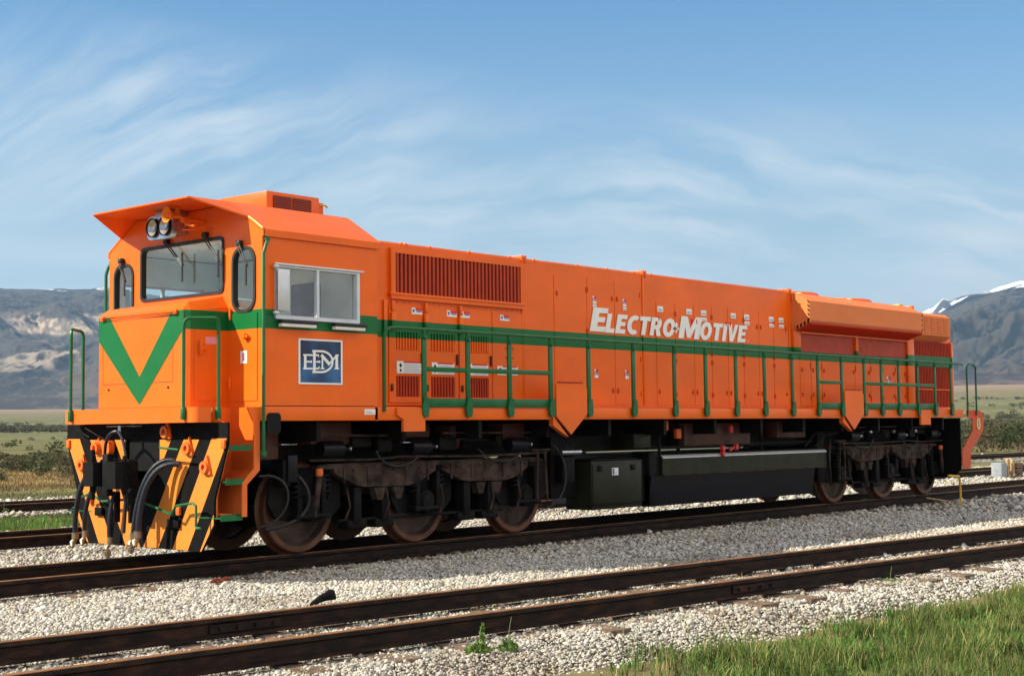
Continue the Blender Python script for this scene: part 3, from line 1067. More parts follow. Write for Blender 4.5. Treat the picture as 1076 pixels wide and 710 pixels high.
sl, sr = side(26, 36), side(62, 71)
for r0, r1, dens, ok, h0, thr in ((50, 105, 0.42, sl, 0.40, 0.42), (105, 320, 0.004, sl, 0.6, 0.5), (84, 112, 0.11, sr, 0.8, 0.46), (112, 300, 0.045, sr, 1.05, 0.47), (300, 900, 0.014, sr, 1.7, 0.47), (700, 1000, 0.020, sl, 2.0, 0.46), (900, 1500, 0.004, sr, 2.2, 0.5)):
    x, y = scatter(r0, r1, dens, lambda x, y: ok(x, y) & clumpy(x, y, r0 / 8, thr, 71), 3)
    add_brush(x, y, h0 * rng.lognormal(0, 0.3, len(x)))
me = hand_back('scrub', np.concatenate(Vs), np.concatenate(Fs), np.concatenate(Ts), 'leaf')
link(bpy.data.objects.new('scrub', me), label='low dark sagebrush scrub spread over the plain', cat='scrub', kind='stuff')
print('brush', k0)
LO = empty('locomotive', (9.0, 0, -0.15), label='orange and green diesel locomotive standing on the middle track, white lettering on its hood', cat='locomotive')


def part(mb, name, mat, parent=None, **kw):
    return mb.build(name, mat, parent or LO, **kw)


def dup(o, dx=0, dy=0, dz=0, parent=None):
    """a copy of a part (and its sub-parts), shifted"""
    c = o.copy()
    C.objects.link(c)
    c.location = o.location + Vector((dx, dy, dz))
    if parent: c.parent = parent
    for ch in [x for x in S.objects if x.parent == o]:
        k = ch.copy()
        C.objects.link(k)
        k.parent = c
    WM[c.name] = Matrix.Identity(4)
    return c


# ---------- deck and sills
d = MB()
d.prism([(0.005, -1.14), (0.01, -1.18), (0.03, -1.21), (0.07, -1.225), (0.18, -1.23), (0.18, -0.93), (0.66, -0.93), (0.66, -1.39), (17.44, -1.39), (17.44, 1.39), (0.66, 1.39), (0.66, 0.93), (0.18, 0.93), (0.18, 1.23), (0.07, 1.225), (0.03, 1.21), (0.01, 1.18), (0.005, 1.14)][::-1], 1.585, 1.603, 'z')
deck = part(d, 'deck', 'orange')
d = MB()
arc = [(0.0, -1.14), (0.006, -1.18), (0.03, -1.215), (0.07, -1.232), (0.18, -1.235)]
outer = [(0.18, -1.23)] + arc[::-1][1:] + [(a[0], -a[1]) for a in arc]
inner = [(p[0] + 0.02, p[1] * 0.985) for p in outer][::-1]
d.prism(outer + inner, 1.452, 1.607, 'z')
part(d, 'front_apron', 'orange', label='bright orange apron round the nose platform')
for s in (-1, 1):
    d = MB()
    d.bbox(0.66, 17.44, s * 1.37, s * 1.40, 1.462, 1.612, 0.006)
    d.box(0.66, 17.44, s * 1.30, s * 1.37, 1.462, 1.475)
    sill = part(d, 'side_sill', 'orange')
# dark centre sill and plumbing level under the deck
d = MB()
for s in (-1, 1):
    d.box(1.2, 17.1, s * 0.40, s * 0.62, 1.02, 1.46)
d.box(1.2, 17.1, -0.62, 0.62, 1.36, 1.46)
for k in range(13):
    x = 1.5 + k * 1.27
    d.box(x, x + 0.06, -1.30, 1.30, 1.24, 1.46)
part(d, 'centre_sill', 'under')
d = MB()
for x0, x1, z0, z1 in ((0.80, 1.30, 1.05, 1.44), (1.75, 2.35, 1.20, 1.45), (3.1, 3.6, 1.26, 1.43), (3.95, 4.25, 1.12, 1.4), (4.9, 5.4, 1.22, 1.42), (8.9, 10.7, 1.06, 1.40), (11.5, 12.4, 1.15, 1.42), (14.2, 14.6, 1.1, 1.38)):
    d.bbox(x0, x1, -0.92, -0.64, z0, z1, 0.02)
part(d, 'underframe_box', 'brownpaint')

# ---------- cab
X0, X1 = 0.69, 2.30


def yz(pts): return pts


d = MB()
wall = [(-1.4, 1.46), (1.4, 1.46), (1.4, 3.42), (0.86, 3.745), (-0.86, 3.745), (-1.4, 3.42)]
ws = rrect(-0.755, 0.755, 2.825, 3.415, 0.07)
fwn = rrect(-1.285, -0.915, 2.60, 3.27, 0.15)
fwf = rrect(0.915, 1.285, 2.60, 3.27, 0.15)
d.prism(wall, X0, X0 + 0.04, 'x', holes=[ws, fwn, fwf])
d.prism(wall, X1 - 0.04, X1, 'x')
for s in (-1, 1):
    w_ = [(X0 + 0.04, 1.62), (X1 - 0.04, 1.62), (X1 - 0.04, 3.42), (X0 + 0.04, 3.42)]
    d.prism(w_, s * 1.40, s * 1.36, 'y', holes=[rrect(0.86, 2.00, 2.53, 3.075, 0.03)])
cab = part(d, 'cab_body', 'livery')
# lining inside the cab
d = MB()
d.box(2.20, 2.24, -1.33, 1.33, 1.65, 3.40)
for s in (-1, 1):
    d.prism([(0.74, 1.99), (2.2, 1.99), (2.2, 3.41), (0.74, 3.41)], s * 1.355, s * 1.34, 'y', holes=[rrect(0.86, 2.00, 2.53, 3.075, 0.03)])
d.box(0.75, 2.2, -1.33, 1.33, 1.95, 1.99)
d.box(0.75, 2.2, -1.33, 1.33, 3.42, 3.44)
d.bbox(0.76, 1.15, -0.7, 0.9, 1.99, 2.78, 0.03)
for y0, y1 in ((0.25, 0.95), (-0.55, 0.15)):
    d.bbox(2.14, 2.20, y0, y1, 2.10, 3.20, 0.02)
d.bbox(2.08, 2.14, -0.30, -0.1, 2.4, 3.0, 0.02)
part(d, 'cab_lining', 'interior')
d = MB()
d.bbox(1.45, 1.85, -0.95, -0.5, 2.42, 2.5, 0.03)
d.bbox(1.80, 1.88, -0.95, -0.5, 2.5, 3.0, 0.03)
d.box(1.6, 1.7, -0.77, -0.68, 1.99, 2.42)
part(d, 'driver_seat', 'ink')

# roof: flat top, sloped sides, fascia
d = MB()
outer = [(-1.425, 3.362), (-1.425, 3.435), (-0.87, 3.775), (0.87, 3.775), (1.425, 3.435), (1.425, 3.362), (1.404, 3.362), (1.404, 3.425), (0.862, 3.753), (-0.862, 3.753), (-1.404, 3.425), (-1.404, 3.362)]
d.prism(outer, 0.685, 2.34, 'x')
roof = part(d, 'cab_roof', 'orange')
d = MB()
d.box(0.688, 0.70, -1.425, -1.404, 3.364, 3.43)
d.tube([(0.68, -1.19, 3.585), (0.68, -1.30, 3.52), (0.68, -1.425, 3.44)], 0.012, 6)
part(d, 'drip_rail', 'yellow', roof)
# sun visor
d = MB()
tv = [(0.14, -0.88, 3.775), (0.14, 0.88, 3.775), (0.69, 0.87, 3.775), (0.69, -0.87, 3.775)]
t2 = [(p[0], p[1], p[2] - 0.016) for p in tv]
d.add(tv + t2, [(0, 1, 2, 3), (7, 6, 5, 4), (0, 4, 5, 1), (1, 5, 6, 2), (3, 7, 4, 0), (2, 6, 7, 3)])
for s in (-1, 1):
    a = [(0.14, s * 0.88, 3.775), (0.69, s * 0.87, 3.775), (0.69, s * 1.17, 3.592)]
    c_ = [(p[0], p[1], p[2] - 0.016) for p in a]
    d.add(a + c_, [(0, 1, 2), (5, 4, 3), (0, 3, 4, 1), (1, 4, 5, 2), (2, 5, 3, 0)])
visor = part(d, 'sun_visor', 'orange', smooth=False)
# air conditioner
d = MB()
d.bbox(1.45, 2.22, -0.52, 0.55, 3.77, 4.03, 0.012)
d.bbox(2.22, 2.30, -0.50, 0.5, 3.80, 3.98, 0.01)
ac = part(d, 'air_conditioner', 'orange')
d = MB()
for (a, b_) in ((1.54, 1.80), (1.82, 2.09)):
    d.box(a, b_, -0.5285, -0.523, 3.81, 3.985)
part(d, 'grille', 'brownpaint', ac)
d = MB()
for k in range(9):
    z = 3.82 + k * 0.019
    d.box(1.54, 1.80, -0.534, -0.529, z, z + 0.006)
    d.box(1.82, 2.09, -0.534, -0.529, z, z + 0.006)
part(d, 'louvre', 'redgrille', ac)
d = MB()
d.tube([(2.24, -0.5, 3.95), (2.30, -0.53, 3.95), (2.33, -0.53, 3.93)], 0.012, 6)
part(d, 'latch', 'yellow', ac)


def window_front(y0, y1, z0, z1, r, name):
    d = MB()
    d.prism(rrect(*grow(y0, y1, z0, z1, 0.012), r), X0 - 0.014, X0 + 0.05, 'x', holes=[rrect(*grow(y0, y1, z0, z1, -0.018), r * 0.88)])
    f = part(d, name, 'rubber')
    d = MB()
    o_ = rrect(*grow(y0, y1, z0, z1, -0.016), r * 0.9)
    d.add([(X0 + 0.02, p[0], p[1]) for p in o_], [tuple(range(len(o_)))])
    part(d, 'pane', 'glass', f)
    return f


wsh = window_front(-0.755, 0.755, 2.825, 3.415, 0.07, 'windshield')
cwn = window_front(-1.285, -0.915, 2.60, 3.27, 0.15, 'corner_window')
cwf = window_front(0.915, 1.285, 2.60, 3.27, 0.15, 'corner_window')


def wiper(par, base, tip, z0, z1):
    d = MB()
    xb = X0 - 0.05
    d.bbox(X0 - 0.06, X0 + 0.0, base[0] - 0.03, base[0] + 0.03, base[1] - 0.03, base[1] + 0.03, 0.01)
    d.tube([(xb, base[0] - 0.012, base[1]), (xb, tip[0] - 0.012, tip[1])], 0.008, 6)
    d.tube([(xb - 0.005, base[0] + 0.03, base[1]), (xb - 0.005, tip[0] + 0.012, tip[1])], 0.006, 6)
    d.box(xb - 0.016, xb - 0.006, tip[0] - 0.012, tip[0] + 0.012, z0, z1)
    part(d, 'wiper', 'rubber', par)


wiper(wsh, (0.24, 3.46), (-0.10, 3.16), 2.98, 3.30)
wiper(wsh, (-0.47, 3.46), (-0.74, 3.14), 2.98, 3.27)
wiper(cwn, (-1.06, 3.315), (-1.21, 3.06), 2.86, 3.08)
wiper(cwf, (1.12, 3.315), (1.00, 3.06), 2.9, 3.08)

# side windows: two sliding panes, awning, deflector
for s in (-1, 1):
    y = s * 1.40
    d = MB()
    fx0, fx1, fz0, fz1 = 0.845, 2.015, 2.515, 3.095
    d.prism(rrect(fx0, fx1, fz0, fz1, 0.01), y + s * 0.028, y - s * 0.02, 'y', holes=[rrect(0.885, 1.40, 2.555, 3.055, 0.01), rrect(1.435, 1.975, 2.555, 3.055, 0.01)])
    d.bbox(0.82, 2.06, y + s * 0.03, y + s * 0.05, 3.075, 3.095, 0.004)
    sw = part(d, 'side_window', 'alu')
    d = MB()
    for a, b_, yy in ((0.886, 1.40, y), (1.435, 1.974, y - s * 0.015)):
        d.add([(a, yy, 2.556), (b_, yy, 2.556), (b_, yy, 3.054), (a, yy, 3.054)], [(0, 1, 2, 3)])
    part(d, 'pane', 'glass', sw)
    d = MB()
    d.bbox(0.87, 1.36, y + s * 0.03, y + s * 0.10, 2.472, 2.508, 0.006)
    d.bbox(1.60, 2.06, y + s * 0.03, y + s * 0.10, 2.472, 2.508, 0.006)
    part(d, 'armrest', 'rubber', sw)
    d = MB()
    d.bbox(0.885, 1.35, y + s * 0.02, y + s * 0.085, 2.435, 2.470, 0.006)
    d.bbox(1.615, 2.045, y + s * 0.02, y + s * 0.085, 2.435, 2.470, 0.006)
    part(d, 'armrest_bracket', 'interior', sw)
    # wind deflector hinged at the front
    d = MB()
    d.bbox(0.845, 1.00, y + s * 0.055, y + s * 0.067, 2.60, 3.03, 0.004)
    d.tube([(0.80, y + s * 0.05, 2.575), (0.86, y + s * 0.05, 2.575)], 0.018, 8)
    d.tube([(0.80, y + s * 0.05, 3.055), (0.86, y + s * 0.05, 3.055)], 0.018, 8)
    part(d, 'wind_deflector', 'alu', sw)

# cab front access door beside the nose
for s in (-1, 1):
    d = MB()
    d.prism(rrect(s * 1.325, s * 0.875, 1.672, 2.585, 0.02), X0 - 0.008, X0 - 0.002, 'x')
    cdoor = part(d, 'cab_front_door', 'livery')
    d = MB()
    y = s * 1.15
    d.lathe([(0, -0.05), (0.03, -0.05), (0.035, -0.02), (0.03, 0)], (X0 - 0.008, y, 2.34), 'x', 12)
    d.bbox(X0 - 0.05, X0 - 0.008, y - 0.06, y + 0.01, 2.32, 2.345, 0.005)
    for z in (1.80, 2.52):
        d.tube([(X0 - 0.02, s * 0.89, z), (X0 - 0.02, s * 0.89, z + 0.12)], 0.014, 8)
    part(d, 'latch', 'orange', cdoor)
    if s < 0:
        d = MB()
        d.box(X0 - 0.012, X0 - 0.009, -1.165, -1.055, 2.06, 2.19)
        part(d, 'warning_label', 'white', cdoor)
        d = MB()
        d.box(X0 - 0.015, X0 - 0.0125, -1.125, -1.095, 2.085, 2.17)
        part(d, 'label_mark', 'redink', cdoor)

# badge on the cab side
d = MB()
bx0, bx1, bz0, bz1 = 1.165, 1.775, 1.845, 2.325
d.prism([(bx0, bz0), (bx1, bz0), (bx1, bz1), (bx0, bz1)], -1.410, -1.4005, 'y', holes=[[(bx0 + 0.022, bz0 + 0.018), (bx1 - 0.022, bz0 + 0.018), (bx1 - 0.022, bz1 - 0.018), (bx0 + 0.022, bz1 - 0.018)]])
bf = part(d, 'badge', 'white', label='square blue badge with white EDM monogram and silver border')
d = MB()
d.box(bx0 + 0.022, bx1 - 0.022, -1.407, -1.4008, bz0 + 0.018, bz1 - 0.018)
part(d, 'badge_field', 'badge', bf)


def bxz(px, py):
    return (bx0 + (px - 150) / 495 * (bx1 - bx0), bz1 - (py - 118 - (px - 150) * 0.025) / 510 * (bz1 - bz0))


def ribbon(mb, pts, wd, y0, y1):
    """flat stroke of constant width in the x-z plane"""
    pts = [Vector((p[0], p[1])) for p in pts]
    L_, R_ = [], []
    for i, p in enumerate(pts):
        a = (p - pts[i - 1]).normalized() if i else None
        b_ = (pts[i + 1] - p).normalized() if i < len(pts) - 1 else None
        dd = (a + b_).normalized() if a and b_ else (a or b_)
        nn = Vector((-dd.y, dd.x))
        k = wd / 2
        if a and b_:
            k = min(wd, (wd / 2) / max(0.35, nn.dot(Vector((-a.y, a.x)))))
        L_.append(p + nn * k)
        R_.append(p - nn * k)
    for i in range(len(pts) - 1):
        q = [L_[i], L_[i + 1], R_[i + 1], R_[i]]
        mb.prism([(v.x, v.y) for v in q], y0, y1, 'y')


d = MB()
t_ = 0.030
for st, w_, yy in (([(222, 300), (222, 458)], 0.034, 0), ([(200, 303), (372, 303)], 0.018, 1), ([(200, 455), (372, 455)], 0.018, 1), ([(368, 296), (372, 325)], 0.013, 2), ([(372, 462), (376, 432)], 0.013, 2),
                   ([(225, 378), (292, 378)], 0.018, 1), ([(345, 378), (386, 378)], 0.018, 1), ([(291, 362), (291, 394)], 0.010, 2), ([(385, 364), (385, 392)], 0.010, 2)):
    ribbon(d, [bxz(*p) for p in st], w_, -1.4095 - yy * 0.0008, -1.4075)
part(d, 'badge_letter_e', 'white', bf)
d = MB()
bowl = [(300, 258), (400, 258)] + [(400 + 130 * math.sin(R(a)), 376 - 118 * math.cos(R(a))) for a in range(12, 170, 12)] + [(400, 494), (300, 494)]
ribbon(d, [bxz(*p) for p in bowl], 0.022, -1.4125, -1.4075)
ribbon(d, [bxz(*p) for p in [(322, 262), (322, 490)]], 0.032, -1.4132, -1.4075)
part(d, 'badge_letter_d', 'white', bf)
d = MB()
ribbon(d, [bxz(*p) for p in [(412, 302), (412, 455)]], 0.020, -1.4145, -1.4075)
ribbon(d, [bxz(*p) for p in [(400, 302), (494, 408)]], 0.034, -1.4152, -1.4075)
ribbon(d, [bxz(*p) for p in [(486, 408), (578, 300)]], 0.018, -1.4158, -1.4075)
ribbon(d, [bxz(*p) for p in [(574, 296), (574, 455)]], 0.034, -1.4164, -1.4075)
ribbon(d, [bxz(*p) for p in [(392, 455), (432, 455)]], 0.014, -1.4170, -1.4075)
ribbon(d, [bxz(*p) for p in [(550, 455), (598, 455)]], 0.014, -1.4170, -1.4075)
ribbon(d, [bxz(*p) for p in [(565, 300), (596, 300)]], 0.014, -1.4176, -1.4075)
part(d, 'badge_letter_m', 'white', bf)

# black vent opening at the front of the sill, maker's plate
d = MB()
d.prism(rrect(0.745, 0.925, 1.33, 1.545, 0.045), -1.412, -1.395, 'y')
part(d, 'sill_opening', 'ink')
d = MB()
d.box(2.10, 2.26, -1.405, -1.4005, 1.525, 1.585)
mp_ = part(d, 'makers_plate', 'interior')
d = MB()
d.box(2.12, 2.20, -1.408, -1.4055, 1.555, 1.562)
d.box(2.12, 2.24, -1.408, -1.4055, 1.538, 1.544)
part(d, 'plate_print', 'greyink', mp_)

# ---------- nose
nb = MB()
prof = [(0.70, 1.60), (0.17, 1.60), (0.17, 2.635), (0.24, 2.69), (0.70, 2.765)]
yf = 0.775
ys = 0.825
# body with chamfered vertical corners and bevelled top edge
ring = {}


def sec(x, z, yy): return (x, yy, z)


nv = []
lev = [(1.60, 0), (2.60, 0), (2.69, 1)]
P_ = []
for s in (-1, 1):
    pass
front = [(0.17, -yf), (0.17, yf)]
vs = [(0.17, -yf, 1.603), (0.17, yf, 1.603), (0.22, ys, 1.603), (0.70, ys, 1.603), (0.70, -ys, 1.603), (0.22, -ys, 1.603),
      (0.17, -yf, 2.630), (0.17, yf, 2.630), (0.22, ys, 2.600), (0.70, ys, 2.665), (0.70, -ys, 2.665), (0.22, -ys, 2.600),
      (0.25, -yf + 0.03, 2.70), (0.25, yf - 0.03, 2.70), (0.70, yf - 0.04, 2.785), (0.70, -yf + 0.04, 2.785)]
fs = [(0, 1, 7, 6), (1, 2, 8, 7), (2, 3, 9, 8), (5, 0, 6, 11), (4, 5, 11, 10), (6, 7, 13, 12), (7, 8, 13), (8, 9, 14, 13), (6, 12, 11), (11, 12, 15, 10), (12, 13, 14, 15), (5, 4, 3, 2, 1, 0), (3, 4, 10, 15, 14, 9)]
nb.add(vs, fs)
nose = part(nb, 'nose', 'livery', smooth=False)
# front panel outline, grab bar and the green chevron
d = MB()
d.prism([(-0.60, 1.875), (0.70, 1.875), (0.70, 2.585), (-0.60, 2.585)], 0.164, 0.1702, 'x', holes=[[(-0.594, 1.881), (0.694, 1.881), (0.694, 2.579), (-0.594, 2.579)]])
part(d, 'panel_seam', 'brownpaint', nose)
# cover the livery band on the nose front with the plain orange front sheet, then the chevron
d = MB()
d.prism([(-yf, 1.62), (yf, 1.62), (yf, 2.612), (-yf, 2.612)], 0.166, 0.1695, 'x')
part(d, 'front_sheet', 'orange', nose)
d = MB()
chev = [(-0.775, 2.612), (-0.575, 2.612), (0.0, 1.945), (0.575, 2.612), (0.775, 2.612), (0.775, 2.35), (0.02, 1.662), (-0.02, 1.662), (-0.775, 2.412)]
d.prism(chev, 0.1625, 0.1655, 'x')
part(d, 'chevron', 'greenband', nose, label='green V-shaped chevron')
d = MB()
d.tube([(0.15, -0.66, 2.595), (0.13, -0.66, 2.595), (0.13, 0.68, 2.595), (0.15, 0.68, 2.595)], 0.012, 8)
for y in (-0.66, 0.68):
    d.bbox(0.13, 0.165, y - 0.03, y + 0.03, 2.57, 2.62, 0.008)
part(d, 'grab_bar', 'orange', nose)
d = MB()
for y in (-0.52, 0.58):
    d.lathe([(0, -0.012), (0.012, -0.012), (0.012, 0)], (0.168, y, 1.82), 'x', 10)
part(d, 'bolt', 'ink', nose)
# nose side door with handle and label
d = MB()
d.prism(rrect(0.265, 0.62, 1.68, 2.405, 0.02), -ys - 0.006, -ys - 0.0005, 'y')
nd = part(d, 'nose_side_door', 'orange', nose)
d = MB()
d.bbox(0.31, 0.345, -ys - 0.05, -ys - 0.006, 2.15, 2.30, 0.01)
d.bbox(0.335, 0.39, -ys - 0.045, -ys - 0.015, 2.20, 2.23, 0.008)
part(d, 'door_handle', 'orange', nose)
d = MB()
d.box(0.40, 0.54, -ys - 0.009, -ys - 0.0065, 2.265, 2.34)
part(d, 'door_label', 'pink', nose)

# headlights, horn, whistle under the visor
d = MB()
d.prism(rrect(-0.22, 0.26, 3.44, 3.70, 0.09), 0.42, 0.48, 'x')
d.box(0.46, 0.69, -0.12, 0.16, 3.50, 3.75)
hl = part(d, 'headlight_housing', 'chrome')
for y in (-0.09, 0.13):
    d = MB()
    d.lathe([(0.100, 0.0), (0.104, -0.03), (0.094, -0.03), (0.090, 0.0)], (0.42, y, 3.57), 'x', 28)
    part(d, 'headlight_bezel', 'ink', hl)
    d = MB()
    d.lathe([(0.0, 0.010), (0.05, 0.000), (0.091, -0.012)], (0.415, y, 3.57), 'x', 28)
    part(d, 'headlight', 'lens', hl)
d = MB()
d.lathe([(0.0, 0.16), (0.02, 0.16), (0.024, 0.09), (0.04, 0.03), (0.078, -0.02), (0.084, -0.025), (0.072, -0.018), (0.034, 0.04), (0.0, 0.05)], (0.30, -0.31, 3.655), 'x', 24)
d.box(0.40, 0.44, -0.325, -0.295, 3.66, 3.765)
part(d, 'horn', 'amber')
d = MB()
d.tube([(0.42, -0.62, 3.52), (0.42, -0.46, 3.55), (0.44, -0.42, 3.62)], 0.016, 8)
d.lathe([(0, -0.07), (0.03, -0.07), (0.035, 0.02), (0.0, 0.03)], (0.45, -0.44, 3.60), 'x', 12)
d.tube([(0.45, -0.43, 3.60), (0.62, -0.43, 3.62), (0.69, -0.43, 3.60)], 0.018, 8)
d.tube([(0.47, -0.33, 3.51), (0.50, -0.50, 3.50), (0.58, -0.56, 3.52), (0.69, -0.56, 3.52)], 0.010, 6)
part(d, 'air_whistle', 'orange')

# ---------- steps in the corner well
for s in (-1, 1):
    d = MB()
    # front plate of the well and the rear plate with its cut-back foot
    d.prism([(s * 0.93, 1.60), (s * 1.23, 1.60), (s * 1.235, 1.52), (s * 1.29, 1.47), (s * 1.40, 1.44), (s * 1.42, 1.36), (s * 1.42, 1.18), (s * 1.24, 0.70), (s * 1.24, 0.48), (s * 0.93, 0.48)], 0.235, 0.255, 'x')
    d.prism([(0.66, 1.46), (0.66, 0.96), (0.50, 0.82), (0.50, 0.50), (0.44, 0.50), (0.44, 0.84), (0.585, 0.98), (0.585, 1.44), (0.50, 1.605), (0.66, 1.605)], s * 1.40, s * 1.38, 'y')
    d.box(0.64, 0.66, s * 0.93, s * 1.38, 0.95, 1.60)
    d.box(0.49, 0.51, s * 0.95, s * 1.38, 0.52, 0.86)
    d.prism([(0.49, 0.84), (0.51, 0.84), (0.66, 0.95), (0.64, 0.96)], s * 0.95, s * 1.38, 'y')
    d.box(0.24, 0.66, s * 0.93, s * 0.95, 0.50, 1.60)
    st = part(d, 'step_well', 'orange')
    for z, x0, x1 in ((1.20, 0.26, 0.56), (0.86, 0.24, 0.50), (0.50, 0.20, 0.47)):
        d = MB()
        yo = 1.39 if z > 0.7 else 1.36
        d.box(x0, x1, s * 0.96, s * yo, z - 0.012, z)
        d.box(x0, x1, s * yo, s * (yo + 0.006), z - 0.035, z + 0.012)
        for k in range(9):
            xx = x0 + (x1 - x0) * (k + 0.2) / 9
            d.prism([(xx, z + 0.012), (xx + 0.022, z + 0.012), (xx + 0.011, z + 0.035)], s * yo, s * (yo + 0.005), 'y')
        part(d, 'step', 'rail_green', st)

# ---------- pilot with hazard stripes
PX = 0.205
d = MB()
pil = [(-1.47, 1.45), (-1.47, 1.24), (-1.25, 0.68), (-1.25, 0.42), (-1.04, 0.15), (1.04, 0.15), (1.25, 0.42), (1.25, 0.68), (1.47, 1.24), (1.47, 1.45)]
d.prism(pil, PX, PX + 0.025, 'x', holes=[[(-0.30, 0.86), (0.30, 0.86), (0.30, 1.28), (-0.30, 1.28)]])
pilot = part(d, 'pilot', 'black')
stripes = [[(-1.21, 1.29), (-1.455, 1.29), (-1.42, 1.19), (-0.815, 0.155), (-0.55, 0.155)],
           [(-0.74, 1.28), (-1.00, 1.28), (-0.30, 0.155), (-0.03, 0.155)],
           [(-0.32, 1.28), (-0.52, 1.28), (-0.32, 0.97)],
           [(-1.245, 0.53), (-1.245, 0.43), (-1.045, 0.158), (-1.02, 0.155)]]
d = MB()
for st in stripes:
    for s in (1, -1):
        q = [(p[0] * s, p[1]) for p in st]
        d.prism(q if s > 0 else q[::-1], PX - 0.003, PX - 0.0005, 'x')
part(d, 'hazard_stripe', 'amber', pilot, label='orange diagonal hazard stripes')
# lifting eyes and small brackets
for y, z in ((-1.13, 1.00), (-0.83, 1.19), (1.13, 1.00), (0.83, 1.19), (-0.45, 1.36)):
    d = MB()
    d.lathe([(0.03, 0), (0.03, -0.05), (0.062, -0.05), (0.07, 0)], (PX - 0.003, y, z), 'x', 16)
    d.prism([(y - 0.09, z - 0.07), (y + 0.04, z - 0.07), (y - 0.03, z + 0.12)], PX - 0.03, PX - 0.0035, 'x')
    part(d, 'towing_eye', 'orange', pilot)
for y, z, w_ in ((-0.60, 0.42, 0.10), (0.78, 0.50, 0.07), (-0.68, 0.55, 0.03), (0.95, 0.62, 0.03)):
    d = MB()
    d.bbox(PX - 0.04, PX - 0.0035, y - w_, y + w_, z - 0.045, z + 0.045, 0.01)
    part(d, 'bracket', 'black' if w_ > 0.05 else 'orange', pilot)
for s in (-1, 1):
    d = MB()
    d.bbox(PX - 0.03, PX - 0.0035, s * 1.39, s * 1.45, 1.19, 1.28, 0.01)
    part(d, 'corner_clip', 'orange', pilot)
# dark buffer beam under the apron
d = MB()
d.box(PX + 0.03, PX + 0.20, -0.90, 0.90, 0.95, 1.45)
d.box(PX + 0.2, 1.0, -0.5, 0.5, 0.85, 1.35)
part(d, 'buffer_beam', 'under')
# uncoupling lever
d = MB()
d.tube([(0.08, -1.20, 0.40), (0.08, -1.14, 0.40), (0.08, -1.12, 0.42), (0.08, -1.12, 0.62), (0.08, -1.06, 0.645), (0.08, -0.78, 0.61), (0.08, -0.70, 0.52), (0.08, -0.45, 0.58), (0.08, -0.05, 0.66), (0.08, 0.28, 0.64), (0.08, 0.55, 0.62), (0.08, 0.80, 0.70), (0.08, 0.95, 0.66)], 0.014, 8)
d.tube([(0.02, -0.58, 1.20), (0.02, -0.90, 1.18)], 0.012, 8)
part(d, 'uncoupling_lever', 'rail_green')

# coupler
d = MB()
d.bbox(-0.30, 0.20, -0.10, 0.16, 0.78, 1.06, 0.03)
d.prism(rrect(-0.22, 0.32, 0.78, 1.08, 0.05), -0.40, -0.30, 'x')
for yy in (-0.24, 0.30):
    d.bbox(-0.46, -0.28, yy, yy + 0.035, 0.72, 1.12, 0.008)
for zz in (0.84, 0.93, 1.02):
    d.cyl((-0.43, -0.255, zz), (-0.43, 0.35, zz), 0.014, 6)
d.prism([(-0.42, 0.14), (-0.58, 0.16), (-0.62, 0.28), (-0.52, 0.36), (-0.40, 0.32)], 0.80, 1.05, 'z')
d.prism([(-0.42, -0.24), (-0.56, -0.20), (-0.60, -0.08), (-0.50, 0.02), (-0.42, 0.02)], 0.78, 1.06, 'z')
d.bbox(-0.52, -0.44, 0.0, 0.10, 0.70, 1.14, 0.02)
d.cyl((-0.52, 0.26, 0.66), (-0.52, 0.26, 1.18), 0.028)
for y in (-0.15, 0.10):
    d.bbox(-0.36, -0.30, y - 0.02, y + 0.02, 0.42, 0.74, 0.01)
d.v = [(v[0] * 0.55 - 0.02 if v[0] > -0.3 else v[0] + 0.30, v[1] * 1.05, v[2]) for v in d.v]
coup = part(d, 'coupler', 'under')


def bez(p0, p1, p2, p3, n=14):
    out = []
    for i in range(n + 1):
        t = i / n
        out.append(Vector(p0) * (1 - t) ** 3 + Vector(p1) * 3 * t * (1 - t) ** 2 + Vector(p2) * 3 * t * t * (1 - t) + Vector(p3) * t ** 3)
    return out


hoses = [  # start, control, control, end
    ((0.02, 0.52, 1.00), (-0.10, 0.66, 0.98), (-0.12, 0.80, 0.60), (-0.10, 0.79, 0.24), 0.028),
    ((0.00, 0.42, 0.88), (-0.12, 0.52, 0.78), (-0.13, 0.60, 0.50), (-0.10, 0.60, 0.27), 0.024),
    ((-0.05, 0.12, 0.74), (-0.12, 0.12, 0.55), (-0.13, 0.12, 0.35), (-0.12, 0.10, 0.22), 0.020),
    ((0.14, -0.66, 1.07), (0.0, -0.42, 1.12), (-0.08, -0.30, 0.72), (-0.09, -0.28, 0.28), 0.026),
    ((0.14, -0.76, 1.03), (-0.04, -0.50, 1.08), (-0.10, -0.40, 0.72), (-0.10, -0.38, 0.30), 0.032),
]
for i, (a, b_, c_, e, r_) in enumerate(hoses):
    d = MB()
    d.tube(bez(a, b_, c_, e), r_, 10)
    h = part(d, 'brake_hose', 'hose')
    d = MB()
    e = Vector(e)
    d.tube([e + Vector((0, 0, 0.05)), e - Vector((0, 0, 0.02))], r_ * 1.35, 10)
    d.tube([e - Vector((0, 0, 0.02)), e - Vector((0.03, -0.01, 0.06)), e - Vector((0.045, 0.02, 0.10))], [r_ * 0.8, r_ * 1.15, r_ * 0.7], 10)
    if i in (2, 3):
        d.lathe([(0.0, -0.03), (0.022, -0.034), (0.026, -0.025), (0.045, -0.03), (0.052, 0.01), (0.026, 0.035), (0.0, 0.035)], (e.x - 0.05, e.y - 0.03, e.z - 0.11), 'x', 14)
    part(d, 'hose_coupling', 'brass', h)
